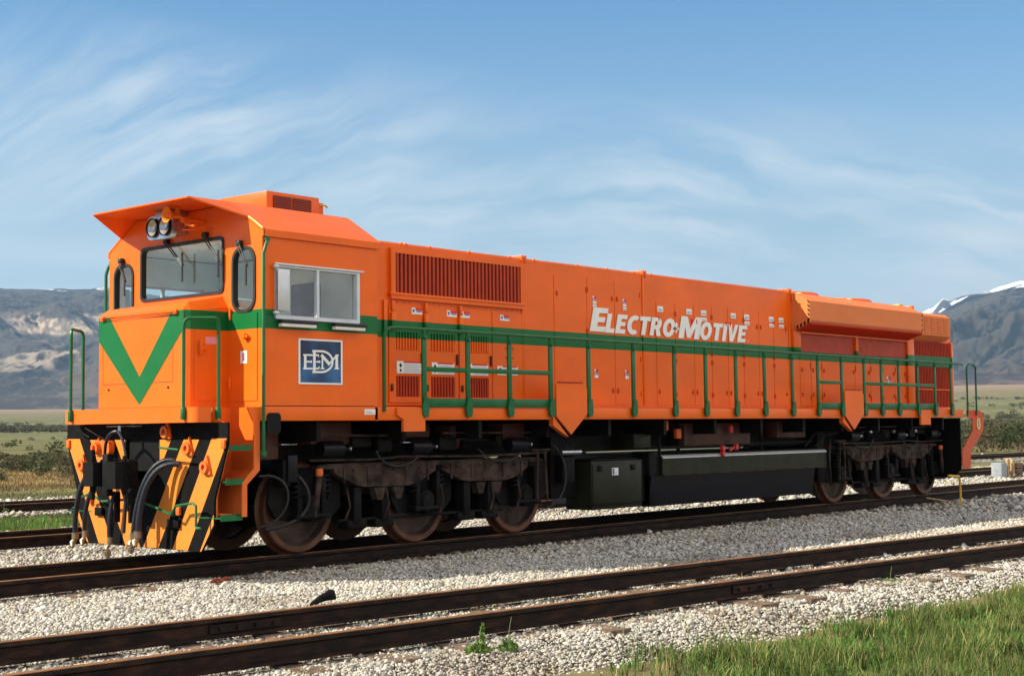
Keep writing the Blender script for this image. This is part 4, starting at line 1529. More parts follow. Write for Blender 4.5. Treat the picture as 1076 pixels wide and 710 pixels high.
# jumper cable loop hanging from the beam
d = MB()
pts = bez((0.03, 0.42, 0.98), (-0.02, 0.40, 1.30), (-0.04, 0.25, 1.37), (0.0, 0.16, 1.37)) + bez((0.0, 0.16, 1.37), (-0.04, 0.02, 1.36), (-0.08, -0.14, 1.20), (-0.08, -0.14, 0.95))[1:] + bez((-0.08, -0.14, 0.95), (-0.08, -0.14, 0.7), (-0.08, -0.12, 0.5), (-0.08, -0.10, 0.32))[1:]
d.tube(pts, 0.017, 8)
jc = part(d, 'jumper_cable', 'hose')
d = MB()
d.tube([(0.03, 0.16, 1.43), (0.03, 0.16, 1.36)], 0.018, 8)
d.tube([(0.06, 0.45, 1.425), (0.06, -0.2, 1.425)], 0.006, 6)
part(d, 'cable_hanger', 'chrome', jc)
d = MB()
d.tube([(0.03, 0.98, 1.39), (0.10, 0.86, 1.31)], 0.009, 6)
d.tube([(0.03, 0.82, 1.41), (0.10, 0.52, 1.27)], 0.006, 6)
part(d, 'hook_rod', 'frame')
d = MB()
d.prism(rrect(0.50, 0.80, 1.12, 1.27, 0.05), 0.12, 0.19, 'x')
d.lathe([(0.03, 0), (0.03, -0.05), (0.062, -0.05), (0.07, 0)], (0.12, 0.72, 1.19), 'x', 16)
part(d, 'jumper_socket', 'orange')

# ---------- nose handrails and cab grab irons
for s in (-1, 1):
    d = MB()
    y = s * 1.245
    x0, x1, z1 = (-0.0, 0.14, 2.48)
    d.tube([(-0.018, s * 1.04, 1.50), (-0.018, s * 1.04, z1 - 0.08)] + bez((-0.018, s * 1.04, z1 - 0.08), (-0.016, s * 1.04, z1), (-0.005, s * 1.06, z1 + 0.02), (0.04, s * 1.10, z1 + 0.02), 6) + bez((0.20, y, z1 + 0.02), (0.24, y, z1 + 0.02), (0.26, y, z1), (0.26, y, z1 - 0.06), 6) + [(0.26, y, 1.50)], 0.018, 8)
    h = part(d, 'nose_handrail', 'rail_green')
    d = MB()
    for xx, yy in ((-0.012, s * 1.04), (0.258, y)):
        d.bbox(xx - 0.03, xx + 0.025, yy - 0.025, yy + 0.025, 1.48, 1.60, 0.01)
    part(d, 'handrail_foot', 'rail_green', h)
    d = MB()
    d.tube([(0.735, s * 1.41, 3.33), (0.735, s * 1.43, 3.325), (0.70, s * 1.445, 3.26), (0.672, s * 1.445, 3.18), (0.672, s * 1.445, 1.14)], 0.018, 8)
    d.lathe([(0, -0.02), (0.03, -0.02), (0.03, 0.02), (0, 0.02)], (0.672, s * 1.445, 1.13), 'y', 12)
    d.lathe([(0, -0.02), (0.028, -0.02), (0.028, 0.02), (0, 0.02)], (0.735, s * 1.42, 3.33), 'y', 12)
    part(d, 'cab_grab_iron', 'rail_green')

# ---------- hood
HY = 1.10
HX0, HX1, HX2 = 2.42, 11.66, 17.62
d = MB()
top = 3.52


def hood_sec(x0, x1, z1):
    sec = [(-HY, 1.603), (-HY, z1 - 0.02), (-HY + 0.02, z1), (-0.6, z1 + 0.03), (0.6, z1 + 0.03), (HY - 0.02, z1), (HY, z1 - 0.02), (HY, 1.603)]
    d.prism(sec, x0, x1, 'x')


hood_sec(HX0, 5.12, top)
hood_sec(5.126, 7.70, top)
hood = part(d, 'front_hood', 'livery')
d = MB()
hood_sec(7.706, HX1, top)
hood_mid = part(d, 'engine_hood', 'livery')
d = MB()
hood_sec(HX1 + 0.012, HX2, 3.36)
hood_rear = part(d, 'rear_hood', 'livery')
# connection between cab and hood
d = MB()
d.box(2.302, 2.418, -0.98, 0.98, 1.603, 3.46)
part(d, 'bellows', 'brownpaint')


def slats(mb, x0, x1, z0, z1, y, pitch, w_, depth):
    n = int((x1 - x0) / pitch)
    for k in range(n):
        x = x0 + (k + 0.5) * (x1 - x0) / n
        mb.box(x - w_ / 2, x + w_ / 2, y - depth, y, z0, z1)


# the big inertial intake up front
d = MB()
d.prism([(2.76, 2.86), (5.09, 2.86), (5.09, 3.45), (2.76, 3.45)], -HY - 0.045, -HY - 0.001, 'y', holes=[[(2.83, 2.935), (5.02, 2.935), (5.02, 3.392), (2.83, 3.392)]])
d.bbox(2.74, 5.10, -HY - 0.055, -HY - 0.001, 2.905, 2.93, 0.004)
intake = part(d, 'air_intake', 'orange', hood)
d = MB()
d.box(2.83, 5.02, -HY - 0.008, -HY - 0.002, 2.935, 3.392)
part(d, 'intake_backing', 'brownpaint', intake)
d = MB()
slats(d, 2.835, 5.015, 2.935, 3.392, -HY - 0.009, 0.066, 0.034, 0.030)
part(d, 'intake_slats', 'redgrille', intake)
d = MB()
for k in range(24):
    x = 2.8 + k * 0.1
    d.lathe([(0, -0.006), (0.008, -0.006), (0.010, 0)], (x, -HY - 0.001, 2.83), 'y', 8)
part(d, 'bolt', 'orange', hood)


def sticker(par, x0, x1, z0, z1, y, kind='warn'):
    d = MB()
    d.box(x0, x1, y - 0.002, y - 0.0003, z0, z1)
    s_ = part(d, 'warning_label', 'white', par)
    h, w_ = z1 - z0, x1 - x0
    if kind == 'warn':
        d = MB(); d.box(x0 + w_ * .35, x1, y - 0.0035, y - 0.0021, z0 + h * .55, z1)
        part(d, 'label_print', 'redink', par)
        d = MB(); d.box(x0 + w_ * .45, x1 - w_ * .05, y - 0.0035, y - 0.0021, z0 + h * .34, z0 + h * .5)
        d.box(x0 + w_ * .08, x0 + w_ * .26, y - 0.0035, y - 0.0021, z0 + h * .3, z0 + h * .75)
        part(d, 'label_print', 'blueink', par)
    elif kind == 'long':
        d = MB(); d.box(x0 + w_ * .25, x1 - w_ * .04, y - 0.0035, y - 0.0021, z1 - h * .14, z1)
        part(d, 'label_print', 'redink', par)
        d = MB()
        for k in range(5):
            zz = z0 + h * (.12 + .14 * k)
            d.box(x0 + w_ * .27, x1 - w_ * (.05 + .05 * (k % 3)), y - 0.0035, y - 0.0021, zz, zz + h * .05)
        part(d, 'label_print', 'greyink', par)
        d = MB()
        cx = x0 + w_ * .14
        d.prism([(cx, z0 + h * .45), (cx + w_ * .055, z0 + h * .65), (cx, z0 + h * .85), (cx - w_ * .055, z0 + h * .65)], y - 0.0035, y - 0.0021, 'y')
        d.lathe([(0, -0.0014), (h * .11, -0.0014), (h * .11, 0)], (cx, y - 0.0021, z0 + h * .24), 'y', 12)
        part(d, 'label_print', 'ink', par)
    else:
        d = MB(); d.box(x0 + w_ * .15, x1 - w_ * .15, y - 0.0035, y - 0.0021, z0 + h * .2, z0 + h * .5)
        part(d, 'label_print', 'greyink', par)


# electrical cabinet doors
for i, (x0, x1) in enumerate(((2.745, 3.285), (3.315, 3.885), (3.915, 4.485))):
    d = MB()
    d.prism([(x0, 1.665), (x1, 1.665), (x1, 2.785), (x0, 2.785)], -HY - 0.018, -HY - 0.001, 'y',
            holes=[[(x0 + 0.11, 2.275), (x1 - 0.055, 2.275), (x1 - 0.055, 2.485), (x0 + 0.11, 2.485)], [(x0 + 0.11, 1.735), (x1 - 0.055, 1.735), (x1 - 0.055, 1.975), (x0 + 0.11, 1.975)]])
    dr = part(d, 'cabinet_door', 'livery')
    d = MB()
    slats(d, x0 + 0.11, x1 - 0.055, 2.275, 2.485, -HY - 0.001, 0.045, 0.022, 0.022)
    part(d, 'door_vent', ['livery'], dr)
    d = MB()
    slats(d, x0 + 0.11, x1 - 0.055, 1.735, 1.975, -HY - 0.001, 0.045, 0.022, 0.022)
    part(d, 'door_vent', 'redgrille', dr)
    d = MB()
    for z in (1.80, 2.55):
        d.bbox(x0 + 0.02, x0 + 0.05, -HY - 0.04, -HY - 0.018, z, z + 0.08, 0.005)
    d.bbox(x1 - 0.035, x1 - 0.012, -HY - 0.045, -HY - 0.018, 2.12, 2.25, 0.006)
    part(d, 'latch', 'brownpaint', dr)
    yy = -HY - 0.018
    if i == 0: sticker(dr, x1 - 0.175, x1 - 0.005, 2.70, 2.775, yy)
    if i == 1: sticker(dr, x1 - 0.185, x1 - 0.02, 2.70, 2.775, yy)
    if i == 2: sticker(dr, x0 + 0.015, x0 + 0.18, 2.70, 2.775, yy)
    sticker(dr, x0 + 0.115, x1 + (0 if i == 0 else -0.07), 2.005, 2.145, yy - 0.004, 'long')
d = MB()
d.prism([(4.515, 1.665), (5.085, 1.665), (5.085, 2.80), (4.515, 2.80)], -HY - 0.010, -HY - 0.001, 'y')
dr = part(d, 'cabinet_door', 'livery')
sticker(dr, 4.66, 4.83, 2.70, 2.77, -HY - 0.010)
sticker(dr, 4.60, 4.98, 2.02, 2.13, -HY - 0.010, 'long')
d = MB()
for z in (2.23, 2.35):
    d.box(4.75, 4.90, -HY - 0.016, -HY - 0.0105, z, z + 0.012)
part(d, 'latch', 'brownpaint', dr)
# frame round the cabinets
d = MB()
d.bbox(2.66, 2.715, -HY - 0.03, -HY - 0.001, 1.64, 2.84, 0.006)
d.bbox(2.66, 4.50, -HY - 0.035, -HY - 0.001, 1.635, 1.655, 0.004)
part(d, 'door_frame', 'livery', hood)
d = MB()
for x in (2.79, 3.33, 3.92):
    d.bbox(x - 0.035, x + 0.035, -HY - 0.06, -HY - 0.02, 2.50, 2.70, 0.01)
    d.bbox(x - 0.02, x + 0.02, -HY - 0.05, -HY - 0.02, 2.72, 2.84, 0.008)
part(d, 'door_clamp', 'livery', hood)


def hood_door(par, x0, x1, z0, z1, hinge=1, off=0.0):
    d = MB()
    d.prism(rrect(x0, x1, z0, z1, 0.012), -HY - 0.007, -HY - 0.0005, 'y')
    dr = part(d, 'hood_door', 'livery')
    d = MB()
    xl = x0 + 0.05 if hinge > 0 else x1 - 0.05
    for z in (z0 + 0.16, z1 - 0.28):
        d.bbox(xl - 0.011, xl + 0.011, -HY - 0.024, -HY - 0.007, z, z + 0.065, 0.004)
    xh = x1 - 0.012 if hinge > 0 else x0 + 0.012
    for z in (z0 + 0.12, z0 + 0.60, z1 - 0.75, z1 - 0.2):
        d.cyl((xh, -HY - 0.012, z), (xh, -HY - 0.012, z + 0.07), 0.006, 6)
    part(d, 'latch', 'redpaint', dr)
    return dr


for i, (x0, x1, h_) in enumerate(((5.72, 6.392, 1), (6.405, 7.00, -1), (7.012, 7.60, 1))):
    dr = hood_door(hood, x0, x1, 1.66, 3.36, h_)
    if i < 2:
        xx = x0 + 0.28 if i == 0 else x0 + 0.42
sticker(hood, 6.52, 6.60, 3.02, 3.12, -HY - 0.012, 'warn')
sticker(hood, 6.52, 6.60, 2.965, 3.01, -HY - 0.012, 'small')
sticker(hood, 7.19, 7.27, 3.02, 3.12, -HY - 0.012, 'warn')
sticker(hood, 7.19, 7.27, 2.965, 3.01, -HY - 0.012, 'small')
sticker(hood, 6.54, 6.62, 2.02, 2.14, -HY - 0.012, 'warn')
sticker(hood, 7.22, 7.30, 2.02, 2.14, -HY - 0.012, 'warn')
edges = [(7.98, 8.435), (8.448, 8.915), (8.928, 9.375), (9.388, 9.815), (9.828, 10.255), (10.268, 10.695), (10.708, 11.135), (11.148, 11.56)]
for i, (x0, x1) in enumerate(edges):
    hood_door(hood_mid, x0, x1, 1.66, 3.14, 1 if i % 2 == 0 else -1)
for x, two in ((8.0, 0), (8.72, 0), (9.10, 1), (9.90, 0), (10.28, 1), (11.0, 1), (11.30, 1)):
    sticker(hood_mid, x, x + 0.14, 2.99, 3.07, -HY - 0.012, 'small')
    if two:
        sticker(hood_mid, x + 0.01, x + 0.15, 2.905, 2.96, -HY - 0.012, 'small')
# kick seam along the bottom of the doors
d = MB()
d.box(5.70, 11.60, -HY - 0.02, -HY - 0.001, 1.625, 1.64)
part(d, 'door_sill', 'livery', hood_mid)
# section joint straps
for x in (5.12, 7.70, 11.66):
    d = MB()
    d.bbox(x - 0.045, x - 0.006, -HY - 0.016, HY + 0.016, 3.46, 3.555, 0.004)
    d.bbox(x + 0.01, x + 0.05, -HY - 0.016, HY + 0.016, 3.46, 3.555, 0.004)
    d.bbox(x - 0.05, x - 0.012, -HY - 0.014, -HY - 0.001, 1.62, 3.46, 0.004)
    part(d, 'joint_strap', 'livery')
# lifting lugs along the roof edge
lug = None
for x in (2.95, 3.42, 4.10, 4.85, 5.32, 6.2, 6.85, 7.45, 7.86, 11.45):
    if lug is None:
        d = MB()
        for dx in (0, 0.07):
            d.bbox(x + dx, x + dx + 0.03, -HY - 0.012, -HY + 0.02, 3.495, 3.528, 0.008)
        lug = part(d, 'roof_lug', 'orange')
        lx = x
    else:
        dup(lug, x - lx)

# ---------- lettering on the hood
def ell(cx, cz, rx, rz, a0, a1, n=22):
    return [(cx + rx * math.cos(R(a0 + (a1 - a0) * k / n)), cz + rz * math.sin(R(a0 + (a1 - a0) * k / n))) for k in range(n + 1)]


GLYPH = {
    'E': (0.66, [(0, 0), (0.64, 0), (0.66, 0.22), (0.29, 0.22), (0.29, 0.40), (0.58, 0.40), (0.60, 0.61), (0.29, 0.61), (0.29, 0.78), (0.66, 0.78), (0.66, 1), (0, 1)], None),
    'L': (0.60, [(0, 0), (0.60, 0), (0.60, 0.23), (0.29, 0.23), (0.29, 1), (0, 1)], None),
    'T': (0.74, [(0.22, 0), (0.51, 0), (0.51, 0.77), (0.74, 0.77), (0.74, 1), (0, 1), (0, 0.77), (0.22, 0.77)], None),
    'I': (0.29, [(0, 0), (0.29, 0), (0.29, 1), (0, 1)], None),
    'V': (0.80, [(0.26, 0), (0.53, 0), (0.80, 1), (0.52, 1), (0.40, 0.40), (0.28, 1), (0, 1)], None),
    'M': (1.00, [(0, 0), (0.25, 0), (0.25, 0.52), (0.41, 0.04), (0.57, 0.04), (0.75, 0.52), (0.75, 0), (1.0, 0), (1.0, 1), (0.70, 1), (0.50, 0.46), (0.30, 1), (0, 1)], None),
    'O': (0.88, ell(0.44, 0.5, 0.44, 0.52, 0, 345, 23), ell(0.44, 0.5, 0.165, 0.27, 0, 340, 17)),
    'C': (0.74, ell(0.46, 0.5, 0.46, 0.52, 52, 308, 20) + ell(0.48, 0.5, 0.20, 0.27, 300, 60, 14), None),
    'R': (0.80, [(0, 0), (0.28, 0), (0.28, 0.36), (0.36, 0.36), (0.49, 0), (0.80, 0), (0.62, 0.40), (0.71, 0.52), (0.74, 0.68), (0.70, 0.85), (0.60, 0.96), (0.45, 1), (0, 1)], [(0.28, 0.57), (0.39, 0.57), (0.46, 0.67), (0.41, 0.79), (0.28, 0.79)]),
}


def letters(txt, x0, x1, zb, h, name):
    tot = sum(GLYPH[c][0] for c in txt) + 0.07 * (len(txt) - 1)
    k = (x1 - x0 - 0.28 * h) / tot
    x = x0
    for c in txt:
        w_, out_, hole = GLYPH[c]
        f = lambda p: (x + p[0] * k + p[1] * h * 0.28, zb + p[1] * h)
        d = MB()
        d.prism([f(p) for p in out_], -HY - 0.0185, -HY - 0.0165, 'y', holes=[[f(p) for p in hole]] if hole else ())
        part(d, name, 'white', smooth=False)
        x += (w_ + 0.07) * k


letters('E', 6.44, 6.86, 2.645, 0.325, 'lettering')
letters('LECTRO', 6.77, 8.46, 2.640, 0.262, 'lettering')
letters('M', 8.50, 9.12, 2.632, 0.325, 'lettering')
letters('OTIVE', 9.03, 10.36, 2.632, 0.262, 'lettering')
d = MB()
for (x, z, k) in ((8.455, 2.815, 0.045), (8.40, 2.765, 0.028), (8.50, 2.765, 0.03), (8.45, 2.725, 0.028)):
    d.prism([(x - k, z - 0.01), (x, z - k), (x + k, z + 0.01), (x, z + k)], -HY - 0.0185, -HY - 0.0165, 'y')
d.lathe([(0, -0.002), (0.012, -0.002), (0.012, 0)], (10.37, -HY - 0.0165, 2.66), 'y', 10)
part(d, 'lettering', 'white')

# ---------- rear hood: radiator overhang, screens
RX0, RX1 = 11.72, 15.78
d = MB()
# wing boxes (near and far side): outer face, sloped underside, sloped shoulder
for s in (-1, 1):
    sec = [(s * HY, 2.86), (s * HY, 3.49), (s * 1.16, 3.49), (s * 1.43, 3.345), (s * 1.43, 3.00)]
    d.prism([(p[0], p[1]) for p in sec], RX0, RX0 + 0.02, 'x')
    d.prism([(p[0], p[1]) for p in sec], RX1 - 0.02, RX1, 'x')
    d.prism([(s * 1.43, 3.00), (s * 1.43, 3.345), (s * 1.16, 3.49), (s * 1.14, 3.49), (s * 1.14, 3.46), (s * 1.41, 3.32), (s * 1.41, 3.02)], RX0 + 0.02, RX1 - 0.02, 'x')
    d.prism([(s * 1.41, 3.02), (s * 1.41, 3.04), (s * HY, 2.94), (s * HY, 2.92)], RX0 + 0.02, RX1 - 0.02, 'x')
rw = part(d, 'radiator_housing', 'faded')
# sawtooth lower edge
d = MB()
n = 62
for k in range(n):
    x = RX0 + 0.03 + k * (RX1 - RX0 - 0.06) / n
    w_ = (RX1 - RX0 - 0.06) / n
    d.add([(x, -1.435, 3.01), (x + w_, -1.435, 3.01), (x + w_ / 2, -1.435, 2.965), (x, -1.12, 2.90), (x + w_, -1.12, 2.90), (x + w_ / 2, -1.12, 2.86)],
          [(0, 2, 1), (3, 4, 5), (0, 3, 5, 2), (2, 5, 4, 1), (0, 1, 4, 3)])
part(d, 'fin_edge', 'redpaint', rw, smooth=False)
d = MB()
for k in range(58):
    x = RX0 + 0.05 + k * 0.0686
    d.prism([(x, 3.003), (x + 0.050, 3.003), (x + 0.025, 3.042)], -1.4325, -1.4302, 'y')
part(d, 'fin_notch', 'ink', rw, smooth=False)
# hazard marks on the front end of the wing
d = MB()
P0, P1, P2 = Vector((-1.43, 3.345)), Vector((-1.43, 3.00)), Vector((-HY, 2.86))
for a, b_, n in ((P0, P1, 5), (P1, P2, 5)):
    for k in range(n):
        q0 = a.lerp(b_, (k + 0.15) / n); q1 = a.lerp(b_, (k + 0.65) / n)
        inn = Vector((0.035, 0.012)) if a is P0 else Vector((0.0, 0.035))
        d.prism([(q0.x, q0.y), (q1.x, q1.y), (q1.x + inn.x, q1.y + inn.y + 0.02), (q0.x + inn.x, q0.y + inn.y + 0.02)], RX0 - 0.003, RX0 - 0.0005, 'x')
for k in range(4):
    z = 3.03 + k * 0.085
    d.prism([(RX1 - 0.045, z), (RX1 - 0.008, z + 0.02), (RX1 - 0.008, z + 0.05), (RX1 - 0.045, z + 0.03)], -1.4335, -1.4305, 'y')
part(d, 'hazard_mark', 'ink', rw)
d = MB()
d.prism([(-1.10, 2.87), (-1.10, 3.48), (-1.16, 3.48), (-1.425, 3.34), (-1.425, 3.005)], RX0 - 0.0003, RX0 - 0.00015, 'x')
# rear louvred panel
d = MB()
for s in (-1, 1):
    d.prism([(s * HY, 2.90), (s * 1.15, 2.90), (s * 1.27, 2.99), (s * 1.27, 3.35), (s * 1.17, 3.41), (s * HY, 3.41)], RX1 + 0.005, 17.26, 'x')
lp = part(d, 'louvred_panel', 'faded')
d = MB()
for r_ in range(7):
    for c_ in range(5):
        x = RX1 + 0.10 + c_ * 0.27
        z = 3.03 + r_ * 0.045
        d.prism([(x, z), (x + 0.21, z), (x + 0.21, z + 0.014), (x, z + 0.014)], -1.285, -1.2705, 'y')
part(d, 'louvre', 'faded', lp)
# roof of the rear hood: fan cowls
fan = None
for x, r_ in ((12.75, 0.80), (14.65, 0.80), (16.4, 0.62)):
    d = MB()
    h_ = 0.215 if r_ > 0.7 else 0.12
    d.lathe([(r_ + 0.03, 0.0), (r_, 0.02), (r_, h_ - 0.03), (r_ - 0.03, h_), (r_ - 0.12, h_)], (x, -0.12, 3.37), 'z', 40)
    fan = part(d, 'fan_cowl', 'orange')
    d = MB()
    for k in range(9):
        yy = -0.12 + (k - 4) * (r_ * 2 - 0.3) / 9
        hw = math.sqrt(max(0.01, (r_ - 0.1) ** 2 - (yy + 0.12) ** 2))
        d.box(x - hw, x + hw, yy - 0.01, yy + 0.01, 3.37 + h_ - 0.02, 3.37 + h_)
    part(d, 'fan_guard', 'under', fan)
d = MB()
d.bbox(11.70, 15.80, -1.14, 1.14, 3.36, 3.49, 0.02)
part(d, 'radiator_deck', 'orange')
for x, w_ in ((12.05, 0.12), (13.75, 0.1), (15.5, 0.15), (16.0, 0.1)):
    d = MB()
    d.bbox(x, x + w_, -1.12, -0.9, 3.40, 3.53, 0.02)
    part(d, 'roof_lug', 'yellow' if w_ > .13 else 'orange')
# radiator intake screens below the wing
for x0, x1 in ((11.92, 13.77), (13.85, 15.72)):
    d = MB()
    d.box(x0, x1, -HY - 0.012, -HY - 0.001, 2.55, 2.845)
    part(d, 'radiator_screen', 'redgrille')
d = MB()
d.bbox(13.77, 13.85, -HY - 0.05, -HY - 0.001, 2.55, 2.93, 0.005)
d.bbox(15.72, 15.98, -HY - 0.05, -HY - 0.001, 1.66, 2.93, 0.006)
d.bbox(11.70, 11.92, -HY - 0.05, -HY - 0.001, 2.55, 2.93, 0.006)
d.box(11.92, 15.72, -HY - 0.06, -HY - 0.013, 2.845, 2.87)
part(d, 'screen_frame', 'livery')
# tall rear grille
d = MB()
d.box(15.98, 17.56, -HY - 0.010, -HY - 0.001, 1.66, 2.88)
rg = part(d, 'rear_grille', 'redgrille')
d = MB()
for k in range(25):
    x = 16.0 + k * 0.0635
    d.box(x, x + 0.02, -HY - 0.028, -HY - 0.010, 1.66, 2.41)
    d.box(x, x + 0.02, -HY - 0.028, -HY - 0.010, 2.615, 2.88)
part(d, 'grille_rib', 'redgrille', rg)
d = MB()
d.box(15.985, 17.555, -HY - 0.032, -HY - 0.011, 2.412, 2.612)
part(d, 'band', 'greenband', rg)
d = MB()
d.bbox(15.98, 17.62, -HY - 0.045, -HY - 0.001, 1.605, 1.66, 0.004)
d.bbox(17.56, 17.62, -HY - 0.045, -HY - 0.001, 1.66, 2.90, 0.004)
d.box(15.98, 17.56, -HY - 0.034, -HY - 0.028, 1.98, 2.00)
part(d, 'grille_frame', 'livery', rg)
for x0, x1 in ((11.95, 12.285), (12.297, 12.645), (12.657, 13.33), (13.342, 13.78), (13.792, 14.33), (14.342, 14.78), (14.792, 15.26), (15.272, 15.70)):
    hood_door(hood_rear, x0, x1, 1.66, 2.50, 1 if x0 < 13 else -1)
sticker(hood_rear, 14.93, 15.10, 2.05, 2.20, -HY - 0.012, 'warn')
# white edge trim and lamp at the rear corner
d = MB()
d.bbox(17.63, 17.66, -1.13, -1.08, 1.62, 2.75, 0.004)
part(d, 'corner_trim', 'white')

# ---------- handrail along the walkway
RYL = -1.385
for s in (-1, 1):
    y = s * 1.415
    d = MB()
    pts = [(2.385, y, 1.56), (2.385, y, 2.36)] + bez((2.385, y, 2.36), (2.385, y, 2.46), (2.43, y, 2.50), (2.55, y, 2.50), 6) + [(x, y, 2.50 - 0.0018 * (x - 3)) for x in np.arange(3.0, 17.3, 0.8)] + [(17.42, y, 2.47)]
    d.tube(pts, 0.021, 8)
    hr = part(d, 'handrail', 'rail_green')
    d = MB()
    segs = [(3.01, 5.26, 2.045), (11.96, 12.74, 2.045), (13.52, 16.22, 2.045)]
    for a, b_, z in segs:
        d.bbox(a, b_, y - 0.012, y + 0.012, z - 0.028, z + 0.028, 0.004)
    part(d, 'middle_rail', 'rail_green', hr)
    d = MB()
    for a, b_, z in segs:
        d.bbox(a + 0.03, b_, y - 0.010, y + 0.010, 1.612, 1.712, 0.004)
    part(d, 'kick_plate', 'rail_green', hr)
    st0 = None
    for x in (3.01, 3.74, 4.48, 5.26, 6.03, 7.0, 7.96, 8.74, 9.54, 10.34, 11.16, 11.96, 12.74, 13.52, 14.14, 14.78, 15.52, 16.22, 16.9):
        if st0 is None:
            d = MB()
            d.bbox(x - 0.036, x + 0.036, y - s * 0.012, y + s * 0.014, 1.52, 2.44, 0.006)
            d.tube([(x, y, 2.40), (x, y, 2.50)], 0.022, 8)
            d.prism([(x - 0.065, 1.60), (x - 0.035, 1.72), (x + 0.035, 1.72), (x + 0.045, 1.56), (x + 0.03, 1.50), (x - 0.03, 1.49), (x - 0.055, 1.52)], y + s * 0.012, y + s * 0.04, 'y')
            d.lathe([(0, -0.008), (0.026, -0.008), (0.03, 0)], (x, y + s * 0.03, 2.41), 'y', 10)
            st0 = part(d, 'handrail_post', 'rail_green')
            sx = x
        else:
            dup(st0, x - sx)

# ---------- jacking shields and pads on the sill
for s in (-1, 1):
    y = s * 1.40
    for x0, x1 in ((5.33, 5.95), (12.78, 13.42)):
        d = MB()
        xm = (x0 + x1) / 2 - 0.02
        d.prism([(x0, 1.90), (x0 + 0.06, 1.93), (x1 - 0.10, 1.93), (x1, 1.86), (x1, 1.53), (xm, 1.27), (x0, 1.50)], y + s * 0.05, y + s * 0.025, 'y')
        sh = part(d, 'jacking_shield', 'orange')
        d = MB()
        d.prism([(x0 - 0.05, 1.62), (x0 - 0.005, 1.64), (x0 + 0.0, 1.48), (xm - 0.02, 1.24), (xm - 0.12, 1.28), (x0 - 0.03, 1.38)], y + s * 0.022, y - s * 0.05, 'y')
        d.box(x0 + 0.08, x0 + 0.5, y + s * 0.001, y + s * 0.024, 1.56, 1.86)
        part(d, 'shield_bracket', 'orange', sh)
        d = MB()
        d.cyl((x0 + 0.03, y + s * 0.055, 1.935), (x1 - 0.1, y + s * 0.055, 1.935), 0.010, 8)
        part(d, 'hinge', 'redgrille', sh)
    for x0, x1 in ((2.66, 3.0), (15.58, 15.96)):
        d = MB()
        d.prism([(x0 - 0.10, 1.60), (x1, 1.60), (x1, 1.335), (x0, 1.335), (x0, 1.47), (x0 - 0.10, 1.47 + 0.05)], y + s * 0.04, y + s * 0.001, 'y')
        part(d, 'lifting_pad', 'orange')

# ---------- rear end
for s in (-1, 1):
    d = MB()
    y = s * 1.40
    d.prism([(17.62, 1.602), (18.12, 1.602), (18.30, 1.55), (18.36, 1.40), (18.32, 1.20), (17.74, 0.82), (17.70, 0.50), (17.36, 0.50), (17.36, 0.84), (17.84, 1.20), (17.84, 1.44), (17.62, 1.462)], y, y - s * 0.02, 'y')
    rs = part(d, 'rear_step_plate', 'redpaint')
    d = MB()
    for z, x0 in ((1.20, 17.75), (0.86, 17.50), (0.57, 17.42)):
        d.box(x0, x0 + 0.30, s * 1.0, s * 1.37, z, z + 0.015)
    part(d, 'step', 'rail_green', rs)
    d = MB()
    d.tube([(17.60, s * 1.42, 1.50), (17.60, s * 1.42, 2.42), (17.68, s * 1.42, 2.48), (17.90, s * 1.42, 2.48)] + [(18.0, s * 1.42, 2.42), (18.0, s * 1.42, 1.50)], 0.018, 8)
    part(d, 'rear_handrail', 'rail_green')
d = MB()
d.prism(rrect(18.02, 18.19, 1.22, 1.46, 0.08), -1.410, -1.4015, 'y', holes=[rrect(18.05, 18.16, 1.25, 1.43, 0.05)])
plate = part(d, 'number_plate', 'yellow')
d = MB()
d.prism(rrect(18.052, 18.158, 1.252, 1.428, 0.049), -1.406, -1.4012, 'y')
part(d, 'plate_field', 'white', plate)
d = MB()
for z in (1.305, 1.375):
    d.prism(rrect(18.08, 18.13, z - 0.036, z + 0.034, 0.022), -1.4085, -1.4065, 'y', holes=[rrect(18.094, 18.116, z - 0.018, z + 0.018, 0.009)])
part(d, 'plate_numeral', 'ink', plate)
d = MB()
d.box(17.44, 17.95, -1.0, 1.0, 1.46, 1.585)
d.prism([(-1.34, 1.45), (-1.34, 0.50), (-1.2, 0.33), (1.2, 0.33), (1.34, 0.50), (1.34, 1.45)], 17.40, 17.44, 'x')
part(d, 'rear_pilot', 'black')
d = MB()
d.bbox(17.95, 18.45, -0.12, 0.12, 0.78, 1.05, 0.03)
d.bbox(18.35, 18.55, -0.2, 0.2, 0.72, 1.10, 0.04)
part(d, 'coupler', 'under')

# ---------- running gear
GW = 0.61
d = MB()
wp = [(0.0, -0.115), (0.09, -0.115), (0.11, -0.09), (0.15, -0.075), (0.30, -0.035), (0.385, -0.02), (0.405, -0.045), (0.415, -0.085)]
d.lathe(wp, (1.76, -GW + 0.0, 0.505), 'y', 56)
wheel0 = part(d, 'wheel', 'wheel')
d = MB()
d.lathe([(0.415, -0.088), (0.425, -0.098), (0.478, -0.098), (0.492, -0.085), (0.500, -0.01), (0.512, 0.0), (0.530, 0.018), (0.525, 0.034), (0.40, 0.038)], (1.76, -GW, 0.505), 'y', 56)
part(d, 'rim', 'tread', wheel0)
d = MB()
d.cyl((1.76, -GW + 0.02, 0.505), (1.76, GW - 0.02, 0.505), 0.085, 16)
axle0 = part(d, 'axle', 'under')
d = MB()
d.lathe([(p[0], -p[1]) for p in wp], (1.76, GW, 0.505), 'y', 40)
wheelf = part(d, 'wheel', 'wheel')
d = MB()
